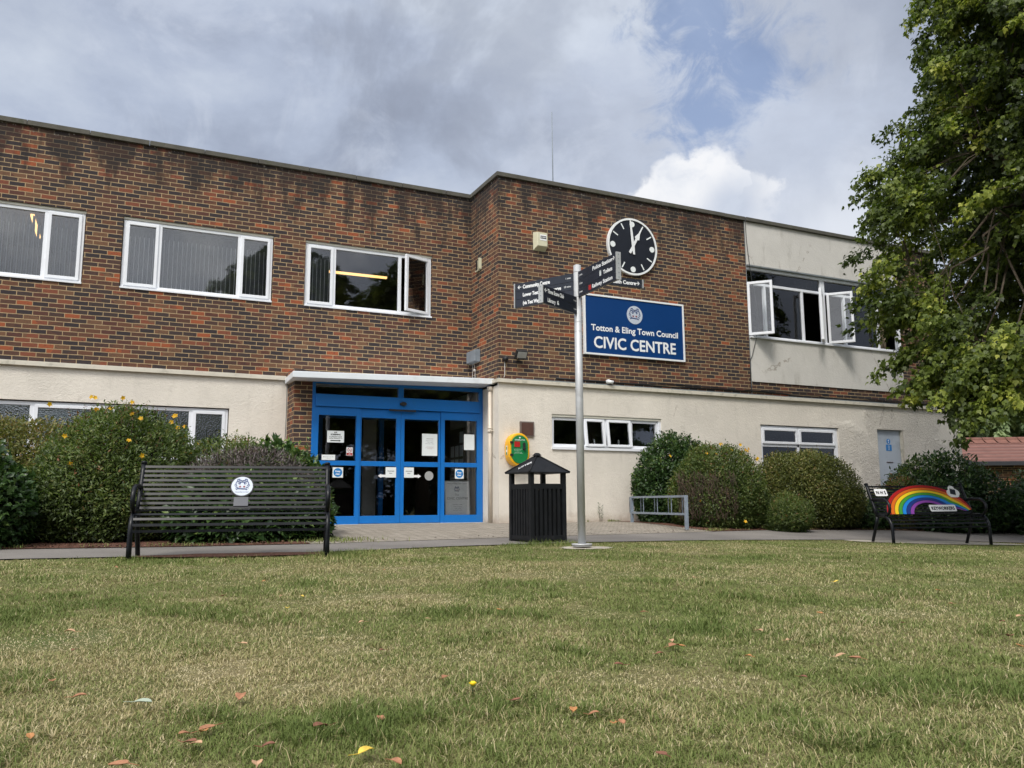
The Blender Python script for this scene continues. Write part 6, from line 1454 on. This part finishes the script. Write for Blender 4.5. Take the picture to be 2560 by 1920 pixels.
# sparse verge weeds along the beds and the wall foot
def verge():
    n = 5200; x = rng.uniform(-6, 14, n); y = np.interp(x, [p[0] for p in PB], [p[1] for p in PB])+np.abs(rng.normal(size=n))*0.10+0.02
    k = ((x < -0.3) | (x > 6.3)) & (np.sin(x*3.1)+np.sin(x*7.7+1)+0.6*rng.normal(size=n) > 0.5); x, y = x[k], y[k]; n = len(x)
    x2 = rng.uniform(4.1, 8, 900); y2 = np.full(900, YP-0.02)-np.abs(rng.normal(size=900))*0.03; k2 = np.sin(x2*9)+np.sin(x2*4.3) > 0.7; x = np.concatenate([x, x2[k2]]); y = np.concatenate([y, y2[k2]])
    x3 = 0.15+0.28*rng.normal(size=500); y3 = -5.0+0.2*rng.normal(size=500); x = np.concatenate([x, x3]); y = np.concatenate([y, y3]); n = len(x)
    blades(np.stack([x, y, T(x, y)+0.015], 1), 0.03+0.05*rng.random(n), 0.005+0.004*rng.random(n), 0.3+0.6*rng.random(n), 0.1+0.35*rng.random(n), 'verge_weeds')
verge()
# litter of bark chips and dead leaves on the beds
def chips():
    n = 2600; x = rng.uniform(-6, 13, n); y = np.interp(x, [p[0] for p in PB], [p[1] for p in PB])+np.abs(rng.normal(size=n))*0.35-0.05
    k = (x < -0.2) | (x > 6.3) | (rng.random(n) < 0.05); x, y = x[k], y[k]; n = len(x)
    D = unit(n); D[:, 2] *= 0.2; o = leaf_mesh('bark_chips', np.stack([x, y, T(x, y)+0.028], 1), D, np.array([0, 0, 1.0])+0.4*unit(n), 0.02+0.03*rng.random(n), 0.012+0.012*rng.random(n), rng.random(n), M['l_twig']); tag(o, kind='stuff')
chips()

# ------------------------------------------------------------------ fallen leaves
LK = {'brown': ((0.33, 0.15, 0.075), 'curled brown fallen leaf lying on the grass'), 'orange': ((0.42, 0.19, 0.065), 'small orange fallen leaf lying on the grass'),
      'yellow': ((0.62, 0.44, 0.06), 'bright yellow fallen leaf lying on the grass'), 'tan': ((0.46, 0.28, 0.16), 'pale tan fallen leaf lying on the grass'), 'russet': ((0.20, 0.080, 0.045), 'dark russet fallen leaf lying on the grass')}
for k, (c_, _) in LK.items(): M['fl_'+k] = plain('fallen_leaf_'+k, c_, 0.6, var=0.25, scale=60)
def fallen(px, py, kind, s=1.0, label=None, group=True, ang=None):
    v = (F*2050+RR*(px-1280)+UU*(960-py)); z = -0.19
    for _ in range(6):
        t = (z-CAM.z)/v.z; q = CAM+v*t; z = Tz(q.x, q.y)+0.024
    rz = rng.random()*6.28 if ang is None else ang
    n = 7; L = 0.029*s; Wd = 0.0105*s; vs = []; fs = []
    curl = rng.uniform(-0.25, 0.35); tilt = rng.uniform(-0.15, 0.35)
    for i in range(n):
        u = i/(n-1); w_ = Wd*math.sin(math.pi*min(1, u*0.96+0.03))**0.8; zc = 0.35*L*curl*math.sin(math.pi*u)+tilt*L*(u-0.5)
        for sgn in (-1, 0, 1): vs.append(((u-0.5)*L, sgn*w_*(1+0.15*math.sin(9*u)), zc+(abs(sgn)*0.35*w_)))
    for i in range(n-1):
        for j in (0, 1): a = i*3+j; fs.append((a, a+1, a+4, a+3))
    vs.append((-0.5*L-0.018*s, 0.003, 0)); vs.append((-0.5*L, 0.0015, tilt*L*-0.5)); vs.append((-0.5*L, -0.0015, tilt*L*-0.5)); fs.append((len(vs)-3, len(vs)-2, len(vs)-1))
    me = bpy.data.meshes.new('fallen_leaf'); me.from_pydata(vs, [], fs); me.materials.append(M['fl_'+kind] if kind in LK else M[kind])
    o = link('fallen_leaf', me); o.location = (q.x, q.y, z); o.rotation_euler = (0, 0, rz)
    sm = o.modifiers.new('thick', 'SOLIDIFY'); sm.thickness = 0.0012
    tag(o, label or LK[kind][1], 'leaf', None if label else kind+' fallen leaves on the lawn'); return o
zl = 1280/2212
for x, y, k, s in ((300, 345, 'tan', 1.5), (225, 558, 'brown', 1.2), (345, 622, 'brown', 1.2), (1040, 625, 'brown', 1.5), (1925, 540, 'brown', 1.2), (1645, 718, 'brown', 1.0), (1385, 753, 'russet', 1.5), (895, 757, 'brown', 1.5), (880, 775, 'orange', 1.1), (797, 785, 'brown', 1.0),
      (820, 820, 'russet', 1.2), (850, 828, 'tan', 1.0), (1160, 835, 'russet', 1.0), (1710, 908, 'brown', 1.1), (510, 915, 'brown', 1.6), (1110, 915, 'tan', 1.2), (1562, 303, 'tan', 1.0), (1242, 242, 'yellow', 1.2), (965, 187, 'russet', 1.3), (500, 66, 'brown', 1.1), (1658, 76, 'orange', 1.0),
      (1140, 124, 'orange', 0.9), (130, 795, 'orange', 0.9), (1055, 393, 'tan', 1.0), (1650, 425, 'russet', 0.8), (1305, 190, 'yellow', 0.8), (2155, 247, 'orange', 0.9), (318, 423, 'russet', 0.7), (1845, 287, 'tan', 0.6), (1215, 188, 'tan', 1.0)):
    fallen(x*zl, 1380+y*zl, k, s)
for x, y, k, s in ((700, 405, 'brown', 1.8), (730, 403, 'orange', 1.1), (688, 383, 'tan', 1.0), (1420, 447, 'tan', 1.3), (1480, 455, 'brown', 1.6), (1070, 340, 'tan', 1.1), (1195, 381, 'tan', 0.9), (1020, 450, 'orange', 0.9), (1328, 262, 'orange', 1.3), (565, 258, 'brown', 1.0), (640, 438, 'russet', 1.0),
      (1840, 165, 'orange', 1.1), (1400, 126, 'yellow', 1.2), (2152, 362, 'russet', 1.4), (2195, 278, 'tan', 1.4), (2195, 403, 'orange', 1.0), (2118, 300, 'russet', 1.0), (1258, 540, 'russet', 0.9), (265, 680, 'orange', 1.1), (440, 740, 'orange', 1.1), (645, 870, 'russet', 1.1), (355, 697, 'brown', 0.9), (475, 733, 'brown', 0.9), (18, 636, 'russet', 0.9), (785, 108, 'tan', 0.9), (1895, 222, 'brown', 0.9), (463, 486, 'russet', 1.2), (1690, 305, 'russet', 1.1)):
    fallen(1280+x*zl, 1380+y*zl, k, s)
M['pale_leaf'] = plain('pale_green_leaf', (0.34, 0.40, 0.31), 0.5, var=0.1)
fallen(617*zl, 1380+648*zl, 'pale_leaf', 1.7, 'long pale grey green leaf lying on the grass at the lower left', ang=-0.45)
fallen(1583*zl, 1380+862*zl, 'yellow', 1.4, 'largest yellow leaf on the grass near the bottom edge', ang=0.3)
M['dandelion'] = plain('dandelion_yellow', (0.85, 0.60, 0.01), 0.6)
root = empty('dandelion', (0, 0, 0)); v = (F*2050+RR*(2043*zl-1280)+UU*(960-1380-600*zl)); t_ = (-0.165-CAM.z)/v.z; q = CAM+v*t_; root.location = (q.x, q.y, Tz(q.x, q.y)); tag(root, 'tiny yellow dandelion flower standing in the lawn', 'flower')
b = MB(); b.tube([(0, 0, 0), (0, 0, 0.035)], 0.0015, 5); b.build('stalk', M['l_grey'], root)
b = MB(); b.tube([(0, 0, 0.033), (0, 0, 0.041), (0, 0, 0.045)], [0.004, 0.012, 0.006], 10); b.build('flower_head', M['dandelion'], root)
